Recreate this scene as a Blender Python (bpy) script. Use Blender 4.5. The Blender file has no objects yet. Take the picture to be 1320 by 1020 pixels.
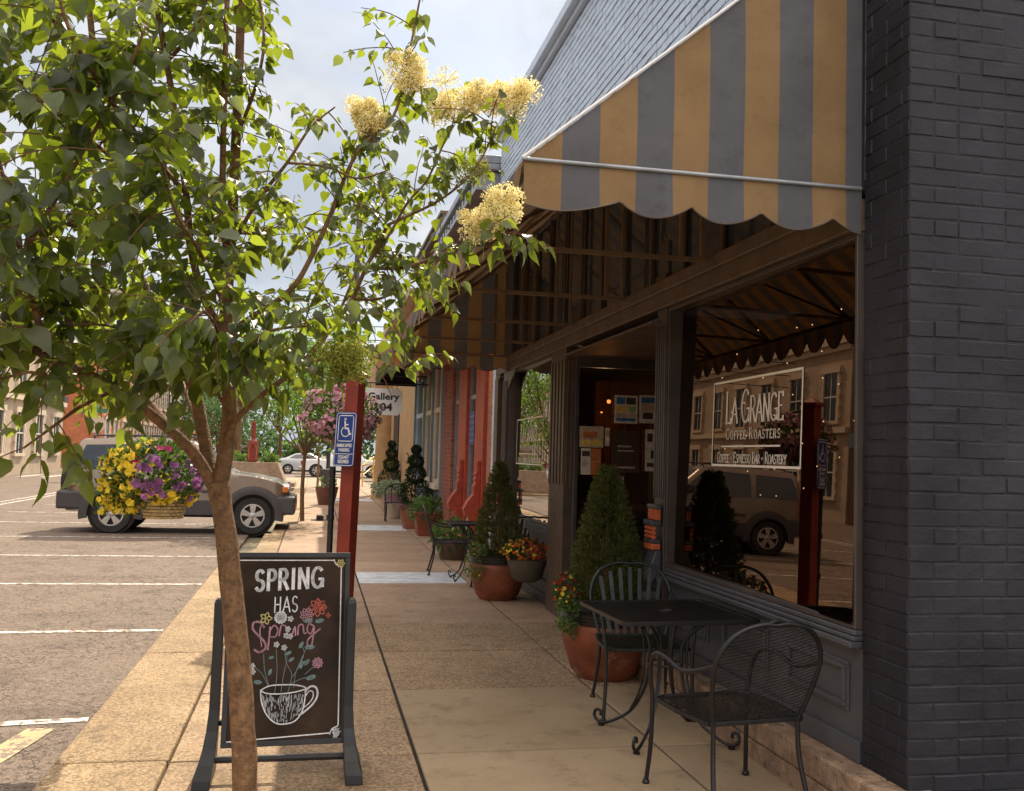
import bpy, math, random
from mathutils import Vector, Matrix, noise
random.seed(7)
R=math.radians; PI=math.pi
scene=bpy.context.scene
COL=scene.collection
rnd=random.uniform
# ------------------------------------------------------------------ camera frame (design aid: pixel of the 1320x1020 photo + distance -> real point)
FL=1250.; EYE=Vector((0,0,1.6))
_y,_p,_r=R(11.4),R(3.53),R(1.6)
FW=Vector((math.sin(_y)*math.cos(_p),math.cos(_y)*math.cos(_p),math.sin(_p)))
RT0=Vector((math.cos(_y),-math.sin(_y),0)); UP0=RT0.cross(FW)
RT=RT0*math.cos(_r)+UP0*math.sin(_r); UP=UP0*math.cos(_r)-RT0*math.sin(_r)
def ray(px,py): return FW+RT*((px-660)/FL)-UP*((py-510)/FL)
def at(px,py,F): return EYE+ray(px,py)*F
def onx(px,py,X): d=ray(px,py); return EYE+d*(X/d.x)
def ony(px,py,Y): d=ray(px,py); return EYE+d*(Y/d.y)
def onz(px,py,Z=0.): d=ray(px,py); return EYE+d*((Z-1.6)/d.z)
# ------------------------------------------------------------------ mesh builder
def V(*a): return Vector(a)
def smooth_path(pts,n=6):
    P=[Vector(p) for p in pts]
    if len(P)<3: return P
    out=[]
    for i in range(len(P)-1):
        p0=P[max(i-1,0)];p1=P[i];p2=P[i+1];p3=P[min(i+2,len(P)-1)]
        for k in range(n):
            t=k/n
            out.append(0.5*((2*p1)+(p2-p0)*t+(2*p0-5*p1+4*p2-p3)*t*t+(3*p1-p0-3*p2+p3)*t**3))
    out.append(P[-1]); return out
class MB:
    def __init__(s): s.v=[];s.f=[];s.mi=[];s.m=0
    def add(s,vs,fs):
        b=len(s.v); s.v.extend([tuple(v) for v in vs])
        for f in fs: s.f.append(tuple(b+i for i in f)); s.mi.append(s.m)
    def box(s,x0,x1,y0,y1,z0,z1):
        s.add([(x0,y0,z0),(x1,y0,z0),(x1,y1,z0),(x0,y1,z0),(x0,y0,z1),(x1,y0,z1),(x1,y1,z1),(x0,y1,z1)],
              [(0,3,2,1),(4,5,6,7),(0,1,5,4),(1,2,6,5),(2,3,7,6),(3,0,4,7)])
        return s
    def obox(s,c,sx,sy,sz,M=None,u=None,v=None):
        c=Vector(c)
        if M is None:
            u=Vector(u).normalized(); v=Vector(v); v=(v-u*v.dot(u)).normalized(); w=u.cross(v)
        else: u,v,w=M.col[0].to_3d(),M.col[1].to_3d(),M.col[2].to_3d()
        vs=[c+u*(a*sx/2)+v*(b*sy/2)+w*(d*sz/2) for d in(-1,1) for a,b in((-1,-1),(1,-1),(1,1),(-1,1))]
        s.add(vs,[(0,3,2,1),(4,5,6,7),(0,1,5,4),(1,2,6,5),(2,3,7,6),(3,0,4,7)]); return s
    def bar(s,a,b,w,h=None,up=(0,0,1)):
        a=Vector(a);b=Vector(b);d=b-a
        if abs(d.normalized().dot(Vector(up)))>.99: up=(0,1,0)
        return s.obox((a+b)/2,d.length,w,h or w,u=d,v=Vector(up).cross(d))
    def tube(s,pts,r,n=8,cap=True):
        P=[Vector(p) for p in pts]; k=len(P)
        rr=r if isinstance(r,(list,tuple)) else [r]*k
        if len(rr)==2 and k>2: rr=[rr[0]+(rr[1]-rr[0])*i/(k-1) for i in range(k)]
        t=(P[1]-P[0]).normalized(); a=t.orthogonal().normalized(); vs=[]
        for i in range(k):
            t2=(P[min(i+1,k-1)]-P[max(i-1,0)]).normalized()
            if t2.length<.5: t2=t
            a=(a-t2*a.dot(t2))
            a=a.normalized() if a.length>1e-6 else t2.orthogonal().normalized()
            b=t2.cross(a); t=t2
            for j in range(n):
                an=2*PI*j/n; vs.append(P[i]+(a*math.cos(an)+b*math.sin(an))*rr[i])
        fs=[(i*n+j,i*n+(j+1)%n,(i+1)*n+(j+1)%n,(i+1)*n+j) for i in range(k-1) for j in range(n)]
        if cap: fs+= [tuple(range(n-1,-1,-1)),tuple((k-1)*n+j for j in range(n))]
        s.add(vs,fs); return s
    def lathe(s,prof,n=24,c=(0,0,0),axis='z',closed=False):
        c=Vector(c); vs=[]
        for r,z in prof:
            for j in range(n):
                a=2*PI*j/n; x,y=r*math.cos(a),r*math.sin(a)
                vs.append(c+(Vector((x,y,z)) if axis=='z' else Vector((z,x,y)) if axis=='x' else Vector((x,z,y))))
        k=len(prof); fs=[(i*n+j,i*n+(j+1)%n,(i+1)*n+(j+1)%n,(i+1)*n+j) for i in range(k-1) for j in range(n)]
        if not closed:
            if prof[0][0]>1e-4: fs.append(tuple(range(n-1,-1,-1)))
            if prof[-1][0]>1e-4: fs.append(tuple((k-1)*n+j for j in range(n)))
        s.add(vs,fs); return s
    def prism(s,poly,fn,a,b):
        n=len(poly); vs=[fn(p,a) for p in poly]+[fn(p,b) for p in poly]
        s.add(vs,[tuple(range(n-1,-1,-1)),tuple(range(n,2*n))]+[(i,(i+1)%n,n+(i+1)%n,n+i) for i in range(n)]); return s
    def grid(s,fn,nu,nv):
        vs=[fn(i/nu,j/nv) for j in range(nv+1) for i in range(nu+1)]
        s.add(vs,[(j*(nu+1)+i,j*(nu+1)+i+1,(j+1)*(nu+1)+i+1,(j+1)*(nu+1)+i) for j in range(nv) for i in range(nu)]); return s
    def ball(s,c,r,sx=1,sy=1,sz=1,n=10,m=7):
        prof=[(max(r*math.sin(PI*i/m),1e-5),-r*math.cos(PI*i/m)) for i in range(m+1)]
        t=MB().lathe(prof,n,closed=True); c=Vector(c)
        s.add([c+Vector((x*sx,y*sy,z*sz)) for x,y,z in t.v],t.f); return s
    def ribbon(s,pts,w,o,u,v,nr,h=.0012,calli=None):
        """flat chalk / paint line on the plane o+u*x+v*y"""
        P=[Vector((p[0],p[1])) for p in pts]
        for i in range(len(P)-1):
            a,b=P[i],P[i+1]; d=b-a
            if d.length<1e-7: continue
            d.normalize(); ww=w
            if calli: ww=w*(calli+(1-calli)*abs(d.y))
            q=Vector((-d.y,d.x))*ww/2; e=d*ww*.3
            c=[a+q-e,a-q-e,b-q+e,b+q+e]
            s.add([o+u*p.x+v*p.y+nr*h for p in c],[(0,1,2,3)])
        return s
def root_of(p):
    while p.parent: p=p.parent
    return p
def build(name,mb,mat,parent=None,smooth=None,bevel=0,solid=0,label=None,subsurf=0):
    me=bpy.data.meshes.new(name)
    off=root_of(parent).location if parent else Vector((0,0,0))
    me.from_pydata([(x-off.x,y-off.y,z-off.z) for x,y,z in mb.v],[],mb.f)
    mats=mat if isinstance(mat,(list,tuple)) else [mat]
    for m in mats: me.materials.append(m)
    if len(mats)>1: me.polygons.foreach_set('material_index',mb.mi)
    me.update()
    if smooth is not None:
        me.polygons.foreach_set('use_smooth',[True]*len(me.polygons))
        if smooth<179:
            me.set_sharp_from_angle(angle=R(smooth))
    o=bpy.data.objects.new(name,me); COL.objects.link(o)
    if parent: o.parent=parent
    if bevel:
        b=o.modifiers.new('b','BEVEL'); b.width=bevel; b.segments=2; b.limit_method='ANGLE'; b.angle_limit=R(40)
    if solid:
        b=o.modifiers.new('s','SOLIDIFY'); b.thickness=solid; b.offset=0
    if subsurf:
        b=o.modifiers.new('u','SUBSURF'); b.levels=subsurf; b.render_levels=subsurf
    if label: o['label']=label
    return o
def tag(o,label,cat,group=None):
    o['label']=label; o['category']=cat
    if group: o['group']=group
    return o
def thing(name,label,cat,loc=(0,0,0),group=None):
    o=bpy.data.objects.new(name,None); COL.objects.link(o); o.empty_display_size=.2
    o.location=loc; return tag(o,label,cat,group)
def struct(name,mb,mat,**k):
    o=build(name,mb,mat,**k); o['kind']='structure'; return o
def copy_tree(o,parent=None):
    c=o.copy(); COL.objects.link(c)
    if parent: c.parent=parent
    for ch in list(o.children): copy_tree(ch,c)
    return c
def clone(o,loc,rz,label,group=None,scale=None):
    c=copy_tree(o); c.location=loc; c.rotation_euler=(0,0,rz); c['label']=label
    if group: c['group']=group
    if scale: c.scale=scale
    return c
# ------------------------------------------------------------------ materials
class NT:
    def __init__(s,name):
        s.mat=bpy.data.materials.new(name); s.mat.use_nodes=True; s.t=s.mat.node_tree; s.t.nodes.clear()
        s.out=s.n('ShaderNodeOutputMaterial')
    def n(s,t,**k):
        x=s.t.nodes.new(t)
        for a,b in k.items():
            if a in x.inputs: x.inputs[a].default_value=b
            else: setattr(x,a,b)
        return x
    def l(s,a,b): s.t.links.new(a,b)
    def coord(s,kind='Position'):
        if kind=='Position': return s.n('ShaderNodeNewGeometry').outputs['Position']
        return s.n('ShaderNodeTexCoord').outputs[kind]
    def noise(s,co,scale,detail=4,rough=.6,dist=0):
        x=s.n('ShaderNodeTexNoise'); x.inputs['Scale'].default_value=scale; x.inputs['Detail'].default_value=detail
        x.inputs['Roughness'].default_value=rough; x.inputs['Distortion'].default_value=dist; s.l(co,x.inputs['Vector']); return x.outputs['Fac']
    def ramp(s,fac,stops):
        x=s.n('ShaderNodeValToRGB'); e=x.color_ramp.elements
        while len(e)<len(stops): e.new(.5)
        for i,(p,c) in enumerate(stops):
            e[i].position=p; e[i].color=(c[0],c[1],c[2],1) if isinstance(c,(tuple,list)) else (c,c,c,1)
        s.l(fac,x.inputs['Fac']); return x.outputs['Color']
    def mix(s,fac,a,b,mode='MIX'):
        x=s.n('ShaderNodeMix'); x.data_type='RGBA'; x.blend_type=mode
        for val,i in((fac,0),(a,6),(b,7)):
            if isinstance(val,(int,float)): x.inputs[i].default_value=val if i==0 else (val,val,val,1)
            elif isinstance(val,(tuple,list)): x.inputs[i].default_value=(*val[:3],1)
            else: s.l(val,x.inputs[i])
        return x.outputs[2]
    def math(s,op,a,b=0,c=None):
        x=s.n('ShaderNodeMath'); x.operation=op
        for i,v in enumerate((a,b,c)):
            if v is None: continue
            if isinstance(v,(int,float)): x.inputs[i].default_value=v
            else: s.l(v,x.inputs[i])
        return x.outputs[0]
    def bump(s,h,strength=.3,dist=.01):
        x=s.n('ShaderNodeBump'); x.inputs['Strength'].default_value=strength; x.inputs['Distance'].default_value=dist
        s.l(h,x.inputs['Height']); return x.outputs['Normal']
    def prin(s,col,rough=.6,metal=0,normal=None,**k):
        x=s.n('ShaderNodeBsdfPrincipled')
        for val,nm in((col,'Base Color'),(rough,'Roughness'),(metal,'Metallic')):
            if isinstance(val,(int,float)): x.inputs[nm].default_value=val
            elif isinstance(val,(tuple,list)): x.inputs[nm].default_value=(*val[:3],1)
            else: s.l(val,x.inputs[nm])
        if normal is not None: s.l(normal,x.inputs['Normal'])
        for a,b in k.items(): x.inputs[a].default_value=b
        return x.outputs[0]
    def done(s,sh): s.l(sh,s.out.inputs['Surface']); return s.mat
def M(name,col,rough=.6,metal=0,var=.25,vs=6,bs=40,bump=.15,bd=.004,coord='Position',spec=.5,wear=None):
    t=NT(name); co=t.coord(coord); c=Vector(col)
    n1=t.noise(co,vs,5); cc=t.ramp(n1,[(.3,tuple(c*(1-var))),(.7,tuple(min(1,x*(1+var)) for x in c))])
    if wear:
        w=t.noise(co,wear[1],6,.7); cc=t.mix(t.ramp(w,[(wear[2],0),(wear[2]+.06,1)]),cc,wear[0])
    nb=t.bump(t.noise(co,bs,5),bump,bd) if bump else None
    ro=t.ramp(t.noise(co,vs*2.3,3),[(.3,max(.03,rough-.08)),(.7,min(1,rough+.08))])
    return t.done(t.prin(cc,ro,metal,nb,**{'Specular IOR Level':spec}))
def leafmat(name,col,trans,tf=.4,rough=.45,var=.45,spec=.4):
    t=NT(name); g=t.n('ShaderNodeNewGeometry'); rd=g.outputs['Random Per Island']
    c=Vector(col); d=Vector(trans)
    cc=t.ramp(rd,[(0,tuple(c*(1-var))),(.5,tuple(c)),(1,tuple(c*(1+var)))])
    dd=t.ramp(rd,[(0,tuple(d*(1-var*.6))),(1,tuple(d*(1+var*.4)))])
    if name=='lilac_leaf':
        cc=t.mix(1,cc,t.ramp(t.noise(t.coord(),60,4,.6),[(.35,.65),(.7,1.35)]),'MULTIPLY')
    p=t.prin(cc,rough,0,None,**{'Specular IOR Level':spec})
    tr=t.n('ShaderNodeBsdfTranslucent'); t.l(dd,tr.inputs['Color'])
    m=t.n('ShaderNodeMixShader'); m.inputs[0].default_value=tf; t.l(p,m.inputs[1]); t.l(tr.outputs[0],m.inputs[2])
    return t.done(m.outputs[0])
def glassmat(name,fac,tint,gl=(1,1,1),rough=.0):
    t=NT(name)
    a=t.n('ShaderNodeBsdfTransparent'); a.inputs[0].default_value=(*tint,1)
    b=t.n('ShaderNodeBsdfGlossy'); b.inputs['Color'].default_value=(*gl,1); b.inputs['Roughness'].default_value=rough
    m=t.n('ShaderNodeMixShader'); m.inputs[0].default_value=fac; t.l(a.outputs[0],m.inputs[1]); t.l(b.outputs[0],m.inputs[2])
    return t.done(m.outputs[0])
def emit(name,col,s):
    t=NT(name); e=t.n('ShaderNodeEmission'); e.inputs[0].default_value=(*col,1); e.inputs[1].default_value=s; return t.done(e.outputs[0])
m={}
m['slate']=M('slate_paint',(.025,.0245,.031),.46,var=.45,vs=1.6,bs=38,bump=.5,bd=.006,spec=.22,wear=((.16,.07,.035),13,.715))
m['mortar']=M('dark_painted_joint',(.10,.125,.165),.8)
m['slate_light']=M('pale_blue_paint_skylit',(.48,.59,.73),.38,var=.12,vs=2,bs=50,bump=.35,bd=.005)  # upper wall's sky sheen painted in as paler slate; also plain blue trim
m['trim']=M('dark_trim_paint',(.062,.05,.045),.38,var=.25,vs=4,bs=60,bump=.12)
m['trim_blue']=M('slate_blue_trim',(.075,.076,.087),.35,var=.2,vs=5,bs=60,bump=.12)
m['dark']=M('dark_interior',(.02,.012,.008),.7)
m['bronze']=M('bronze_frame',(.085,.06,.042),.42,var=.2)
m['awframe']=M('awning_frame_paint',(.17,.115,.07),.5,var=.2)
m['beam']=M('brown_timber',(.10,.068,.045),.5,var=.3,vs=5,bs=25,bump=.2)
m['orange']=M('orange_paint',(.55,.12,.04),.5)
m['redpaint']=M('barn_red_paint',(.21,.028,.014),.45,var=.25,vs=5,wear=((.5,.4,.33),14,.76))
m['redbrick_flat']=M('orange_red_paint',(.34,.05,.022),.5,var=.25)
m['black']=M('black_iron',(.016,.015,.016),.38,metal=.2,var=.3,vs=14,bs=120,bump=.2)
m['iron_green']=M('iron_green',(.02,.028,.024),.36,metal=.2,var=.3)
m['plastic']=M('black_plastic',(.018,.018,.02),.42,var=.2,bs=160,bump=.15,bd=.002)
m['board']=M('chalkboard',(.032,.018,.010),.6,var=.8,vs=3.2,bump=.03,spec=.2)
m['chalk']=M('chalk_white',(.72,.72,.74),.9,var=.2,vs=60)
m['chalk_red']=M('chalk_red',(.5,.13,.09),.9,vs=60); m['chalk_pink']=M('chalk_pink',(.5,.27,.34),.9,vs=60)
m['chalk_green']=M('chalk_teal',(.16,.24,.24),.9,vs=60); m['chalk_yel']=M('chalk_yellow',(.6,.52,.22),.9,vs=60)
m['lettering']=M('white_vinyl',(.93,.88,.8),.6,var=.05,bump=0)
m['white']=M('white_paint',(.75,.74,.72),.5,var=.06)
m['blue']=M('sign_blue',(.012,.05,.22),.35,var=.1,bump=.02)
m['terra']=M('terracotta_glaze',(.22,.06,.028),.5,var=.4,vs=5,bs=60,bump=.3,wear=((.30,.16,.10),4,.60))
m['terra_dark']=M('dark_terracotta',(.12,.045,.03),.5,var=.3)
m['potrim']=M('dark_pot_rim',(.03,.022,.02),.35)
m['soil']=M('soil',(.03,.02,.012),.95,bs=80,bump=.8)
m['bark']=M('bark',(.18,.095,.042),.85,var=.5,vs=26,bs=60,bump=1,bd=.012,wear=((.09,.045,.022),75,.57))
m['twig']=M('twig_bark',(.13,.055,.03),.8,var=.3,vs=20)
m['leaf']=leafmat('lilac_leaf',(.042,.057,.025),(.44,.56,.035),.40,.38,.65,spec=.5)
m['leaf2']=leafmat('small_tree_leaf',(.05,.10,.025),(.26,.44,.06),.45)
m['leaf_far']=leafmat('far_tree_leaf',(.04,.075,.03),(.12,.22,.06),.4)
m['spruce']=leafmat('spruce_needle',(.115,.125,.04),(.22,.22,.05),.25,.7,.65,spec=.1)
m['topi']=leafmat('boxwood_leaf',(.028,.045,.018),(.06,.09,.02),.2,.7,.5,spec=.2)
m['fern']=leafmat('fern_leaf',(.08,.15,.04),(.25,.4,.08),.35)
m['pale_leaf']=leafmat('dusty_leaf',(.28,.34,.24),(.3,.4,.2),.3)
m['pet_leaf']=leafmat('petunia_leaf',(.03,.06,.015),(.18,.3,.04),.3)
m['cream']=leafmat('cream_bloom',(.92,.84,.52),(.95,.85,.45),.5,.7,.15,spec=.1)
m['greenbloom']=leafmat('greenish_bloom',(.30,.32,.07),(.5,.5,.1),.45,.7,.4,spec=.1)
m['yellow']=leafmat('yellow_bloom',(.82,.62,.05),(.9,.65,.06),.3,.6,.25,spec=.2)
m['purple']=leafmat('purple_bloom',(.30,.12,.30),(.42,.16,.4),.3,.6,.4,spec=.2)
m['pink']=leafmat('pink_bloom',(.55,.30,.38),(.62,.33,.4),.35,.6,.35,spec=.2)
m['magenta']=leafmat('magenta_bloom',(.40,.02,.12),(.5,.03,.15),.3)
m['orange_fl']=leafmat('orange_bloom',(.55,.12,.02),(.6,.15,.03),.3,.6,.5)
m['red_fl']=leafmat('red_bloom',(.42,.03,.02),(.5,.05,.03),.3,.6,.5)
m['rubber']=M('tyre_rubber',(.02,.019,.019),.75,bs=80,bump=.3)
m['chrome']=M('alloy',(.5,.48,.46),.25,metal=.9,var=.1,bump=0)
m['clad']=M('grey_cladding',(.055,.05,.052),.6,var=.12)
m['carglass']=M('dark_car_glass',(.012,.014,.018),.05,var=.05,bump=0,spec=.9)
m['taillight']=M('tail_lens',(.35,.01,.012),.15,var=.1,bump=0); m['amber']=M('amber_lens',(.6,.16,.02),.2,bump=0)
def carpaint(name,col,metal=.35,rough=.3):
    t=NT(name); co=t.coord('Object'); d=t.noise(co,5,4)
    cc=t.mix(t.ramp(d,[(.45,0),(.8,.35)]),col,tuple(Vector(col)*.6))
    return t.done(t.prin(cc,rough,metal,None,**{'Coat Weight':.5,'Coat Roughness':.08}))
m['suvpaint']=carpaint('pewter_paint',(.25,.195,.15),.4); m['silverpaint']=carpaint('silver_paint',(.45,.47,.48)); m['whitepaint']=carpaint('white_car_paint',(.7,.7,.7),0,.3)
m['bluepaint']=carpaint('blue_car_paint',(.04,.09,.2)); m['graypaint']=carpaint('grey_car_paint',(.2,.24,.28))
m['stone']=M('cream_stone',(.46,.36,.26),.8,var=.15,vs=1.5,bs=20); m['stone2']=M('pale_stone_trim',(.60,.50,.38),.8,var=.1)
m['beige']=M('beige_stucco',(.42,.26,.12),.8,var=.15,vs=3)
m['conc']=M('planter_concrete',(.26,.18,.12),.85,var=.25,vs=4,bs=50,bump=.3)
m['galv']=M('galvanised',(.3,.32,.35),.4,metal=.5)
m['awdark']=M('dark_brown_canvas',(.035,.024,.02),.85)
m['yellowpaint']=M('yellow_rail',(.6,.36,.03),.5); m['bluechair']=M('blue_chair',(.04,.22,.34),.5)
m['winglass']=M('facade_glass',(.03,.035,.045),.06,var=.3,vs=.7,bump=0,spec=.9)
def brickmat(name,c1,c2,mortar,scale=1.,bumpd=.006,axis='x'):
    t=NT(name); co=t.coord('Position'); sp=t.n('ShaderNodeSeparateXYZ'); t.l(co,sp.inputs[0])
    cb=t.n('ShaderNodeCombineXYZ'); t.l(t.math('ADD',sp.outputs[0],sp.outputs[1]),cb.inputs[0]); t.l(sp.outputs[2],cb.inputs[1])
    b=t.n('ShaderNodeTexBrick'); t.l(cb.outputs[0],b.inputs['Vector'])
    b.inputs['Scale'].default_value=1; b.inputs['Brick Width'].default_value=.22*scale; b.inputs['Row Height'].default_value=.075*scale
    b.inputs['Mortar Size'].default_value=.006; b.inputs['Mortar Smooth'].default_value=.3
    b.inputs['Color1'].default_value=(*c1,1); b.inputs['Color2'].default_value=(*c2,1); b.inputs['Mortar'].default_value=(*mortar,1)
    n=t.noise(co,1.3,5); cc=t.mix(.5,b.outputs['Color'],t.ramp(n,[(.3,.55),(.7,1.25)]),'MULTIPLY')
    nb=t.bump(t.math('SUBTRACT',t.math('MULTIPLY',t.noise(co,60,4),.3),b.outputs['Fac']),.6,bumpd)
    return t.done(t.prin(cc,.85,0,nb))
m['redbrick']=brickmat('red_brick',(.30,.075,.04),(.20,.05,.03),(.25,.17,.13))
m['orangebrick']=brickmat('orange_brick',(.50,.15,.05),(.40,.11,.04),(.4,.25,.17))
m['brownbrick']=brickmat('brown_brick',(.13,.05,.03),(.09,.035,.024),(.12,.08,.06))
m['palebrick']=brickmat('pale_brick',(.42,.28,.2),(.35,.22,.16),(.4,.33,.27))
m['greybrick']=brickmat('grey_blue_brick',(.13,.15,.19),(.11,.125,.16),(.08,.09,.11))
m['stonebrick']=brickmat('rough_limestone',(.30,.17,.085),(.24,.13,.07),(.12,.07,.04),2.2,.012)
# awning cloth: stripes follow the cloth in the world (the awning does not move)
def cloth(axis,phase,per=.305):
    t=NT('striped_canvas_'+axis); co=t.coord('Position'); sp=t.n('ShaderNodeSeparateXYZ'); t.l(co,sp.inputs[0])
    a=sp.outputs[{'x':0,'y':1}[axis]]
    fr=t.math('FRACT',t.math('DIVIDE',t.math('ADD',a,phase),per)); st=t.math('GREATER_THAN',fr,.5)
    tan=(.30,.195,.10); gry=(.135,.137,.152)
    cc=t.mix(st,gry,tan)
    w=t.noise(co,2.5,5,.7); cc=t.mix(.6,cc,t.ramp(w,[(.3,.7),(.7,1.2)]),'MULTIPLY')
    wv=t.noise(co,700,1); nb0=t.bump(wv,.25,.001); bq=t.n('ShaderNodeBump'); bq.inputs['Strength'].default_value=.55; bq.inputs['Distance'].default_value=.03; t.l(t.noise(co,3.2,3,.5,.2),bq.inputs['Height']); t.l(nb0,bq.inputs['Normal']); nb=bq.outputs[0]
    st=t.noise(co,9,7,.75); cc=t.mix(t.ramp(st,[(.54,0),(.7,.35)]),cc,t.mix(1,cc,(.5,.45,.4),'MULTIPLY'))
    p=t.prin(cc,.85,0,nb,**{'Specular IOR Level':.15})
    tr=t.n('ShaderNodeBsdfTranslucent'); t.l(t.mix(1,cc,(.95,.75,.5),'MULTIPLY'),tr.inputs['Color'])
    mx=t.n('ShaderNodeMixShader'); mx.inputs[0].default_value=.24; t.l(p,mx.inputs[1]); t.l(tr.outputs[0],mx.inputs[2])
    return t.done(mx.outputs[0])
m['cloth_x']=cloth('x',-.852+.1725,.345); m['cloth_y']=cloth('y',0)
def asphalt():
    t=NT('asphalt'); co=t.coord('Position')
    n1=t.noise(co,.7,5,.6); n2=t.noise(co,95,3,.7)
    base=t.mix(n1,(.175,.142,.12),(.27,.22,.185))
    base=t.mix(t.ramp(n2,[(.35,.0),(.68,1)]),t.mix(1,base,(.42,.40,.38),'MULTIPLY'),t.mix(1,base,(1.5,1.42,1.3),'MULTIPLY'))
    n3=t.noise(co,28,6,.8); base=t.mix(t.ramp(n3,[(.50,0),(.62,.8)]),base,(.05,.034,.026)); n4=t.noise(co,1.7,6,.7); base=t.mix(t.ramp(n4,[(.52,0),(.66,.45)]),base,(.075,.05,.038))
    v=t.n('ShaderNodeTexVoronoi'); v.feature='DISTANCE_TO_EDGE'; v.inputs['Scale'].default_value=4.2
    wob=t.n('ShaderNodeVectorMath'); wob.operation='ADD'; t.l(co,wob.inputs[0])
    nz=t.n('ShaderNodeTexNoise'); nz.inputs['Scale'].default_value=3; nz.inputs['Detail'].default_value=5; t.l(co,nz.inputs['Vector'])
    sc=t.n('ShaderNodeVectorMath'); sc.operation='SCALE'; sc.inputs['Scale'].default_value=.9; t.l(nz.outputs['Color'],sc.inputs[0]); t.l(sc.outputs[0],wob.inputs[1])
    t.l(wob.outputs[0],v.inputs['Vector'])
    gate=t.ramp(t.noise(co,.9,3),[(.36,0),(.5,1)])
    ck=t.math('MULTIPLY',t.ramp(v.outputs['Distance'],[(0,1),(.035,0)]),gate)
    base=t.mix(t.math('MULTIPLY',ck,.75),base,(.035,.025,.02))
    h=t.math('SUBTRACT',n2,t.math('MULTIPLY',ck,1.0))
    return t.done(t.prin(base,.85,0,t.bump(h,.7,.012),**{'Specular IOR Level':.3}))
m['asphalt']=asphalt()
def concrete(name,a,b,agg=0,bump=.3):
    t=NT(name); co=t.coord('Position'); n1=t.noise(co,1.1,6,.65); g=t.n('ShaderNodeNewGeometry')
    c=t.mix(t.ramp(n1,[(.3,0),(.7,1)]),a,b)
    c=t.mix(.55,c,t.ramp(g.outputs['Random Per Island'],[(0,.72),(1,1.12)]),'MULTIPLY')
    st=t.noise(co,3.3,8,.75); c=t.mix(t.ramp(st,[(.52,0),(.68,.6)]),c,tuple(Vector(a)*.45))
    v=t.n('ShaderNodeTexVoronoi'); v.inputs['Scale'].default_value=75; t.l(co,v.inputs['Vector'])
    c=t.mix(t.ramp(t.noise(co,22,5,.8),[(.60,0),(.68,.55)]),c,tuple(Vector(a)*.35))
    if agg: c=t.mix(agg,c,t.mix(1,c,t.ramp(v.outputs['Color'],[(0,.45),(1,1.7)]),'MULTIPLY'))
    h=t.math('ADD',t.noise(co,120,4),t.math('MULTIPLY',v.outputs['Distance'],-.9*(1 if agg else 0)))
    return t.done(t.prin(c,.8,0,t.bump(h,bump,.006),**{'Specular IOR Level':.35}))
m['walk_agg']=concrete('aggregate_concrete',(.25,.17,.10),(.37,.26,.16),.9,.8)
m['walk']=concrete('smooth_concrete',(.30,.215,.13),(.40,.30,.19),0,.25)
m['walk_red']=concrete('reddish_concrete',(.28,.185,.12),(.38,.265,.18),.4,.4)
m['curb']=concrete('curb_concrete',(.24,.165,.09),(.38,.27,.155),.95,1.0)
m['paleslab']=M('pale_bluish_slab',(.50,.52,.55),.6,var=.3,vs=5,bump=.2,wear=((.2,.2,.2),6,.62))  # paler, bluer tone for a few slabs of the middle column
m['ground']=M('far_ground',(.16,.14,.09),.9,var=.3,vs=.2)
m['mark']=M('worn_white_marking',(.62,.58,.52),.8,var=.2,vs=3,wear=((.17,.125,.10),14,.49))
m['mark_y']=M('worn_yellow_marking',(.5,.38,.2),.8,var=.2,vs=3,wear=((.2,.15,.12),12,.50))
m['ledge']=M('limestone_ledge',(.29,.195,.13),.9,var=.45,vs=9,bs=28,bump=1,bd=.02,wear=((.05,.035,.03),24,.60))
m['glass1']=glassmat('shop_glass',.42,(.3,.24,.2),(.31,.225,.17))
m['glass2']=glassmat('far_shop_glass',.6,(.5,.45,.4),(.95,.9,.85))
m['bulb']=emit('warm_bulb',(1,.66,.36),3.)
m['lamp']=emit('interior_lamp',(1,.55,.2),6.)
# ================================================================== SETTING
XF=2.5                                   # plane of the shop fronts
g=MB().box(-400,400,-60,600,-.5,-.16); struct('ground',g,m['ground'])
g=MB().box(-16.5,-1.2,-20,140,-.155,-.10); struct('road',g,m['asphalt'])
g=MB().box(-120,-16.5,57,73,-.155,-.104).box(-1.2,80,56.5,73,-.155,-.104); struct('cross_street',g,m['asphalt'])
g=MB().box(-18.5,-16.5,-20,56.5,-.155,.02); struct('far_pavement',g,m['walk'],bevel=.02)
# sidewalk: dark bed with separate slabs
g=MB().box(-.66,2.6,-6,56.5,-.155,-.018).box(2.6,3.7,6.95,9.25,-.155,-.018); struct('sidewalk_bed',g,m['soil'])
rows=[-1.4,-.05,1.3,2.62,3.93,5.26,6.67,7.93,9.22,10.5,11.78,13.1,14.4,15.7,17.1,18.6,20.0,21.4]
y=21.4
while y<56: y+=1.45; rows.append(min(y,56.5))
sm,ag,rd,pl=MB(),MB(),MB(),MB()
xs=[-.665,.59,1.945,2.6]
for i in range(len(rows)-1):
    for j in range(3):
        a,b=rows[i],rows[i+1]; x0,x1=xs[j],xs[j+1]; gq=.010
        if j==0 and a>13: x0=-.3 if a>20 else -.5
        tgt=sm if (j>0 and b<=6.7) or b<4 else ag if b<9.4 else rd
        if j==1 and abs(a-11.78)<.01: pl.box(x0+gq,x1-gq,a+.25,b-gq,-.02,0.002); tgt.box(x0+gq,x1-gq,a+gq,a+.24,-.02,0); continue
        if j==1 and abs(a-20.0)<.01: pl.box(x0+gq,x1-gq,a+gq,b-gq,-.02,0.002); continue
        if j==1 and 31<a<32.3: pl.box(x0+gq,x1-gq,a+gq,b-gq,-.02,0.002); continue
        dz=rnd(-.002,.003); tgt.box(x0+gq,x1-gq,a+gq,b-gq,-.02,dz)
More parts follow.
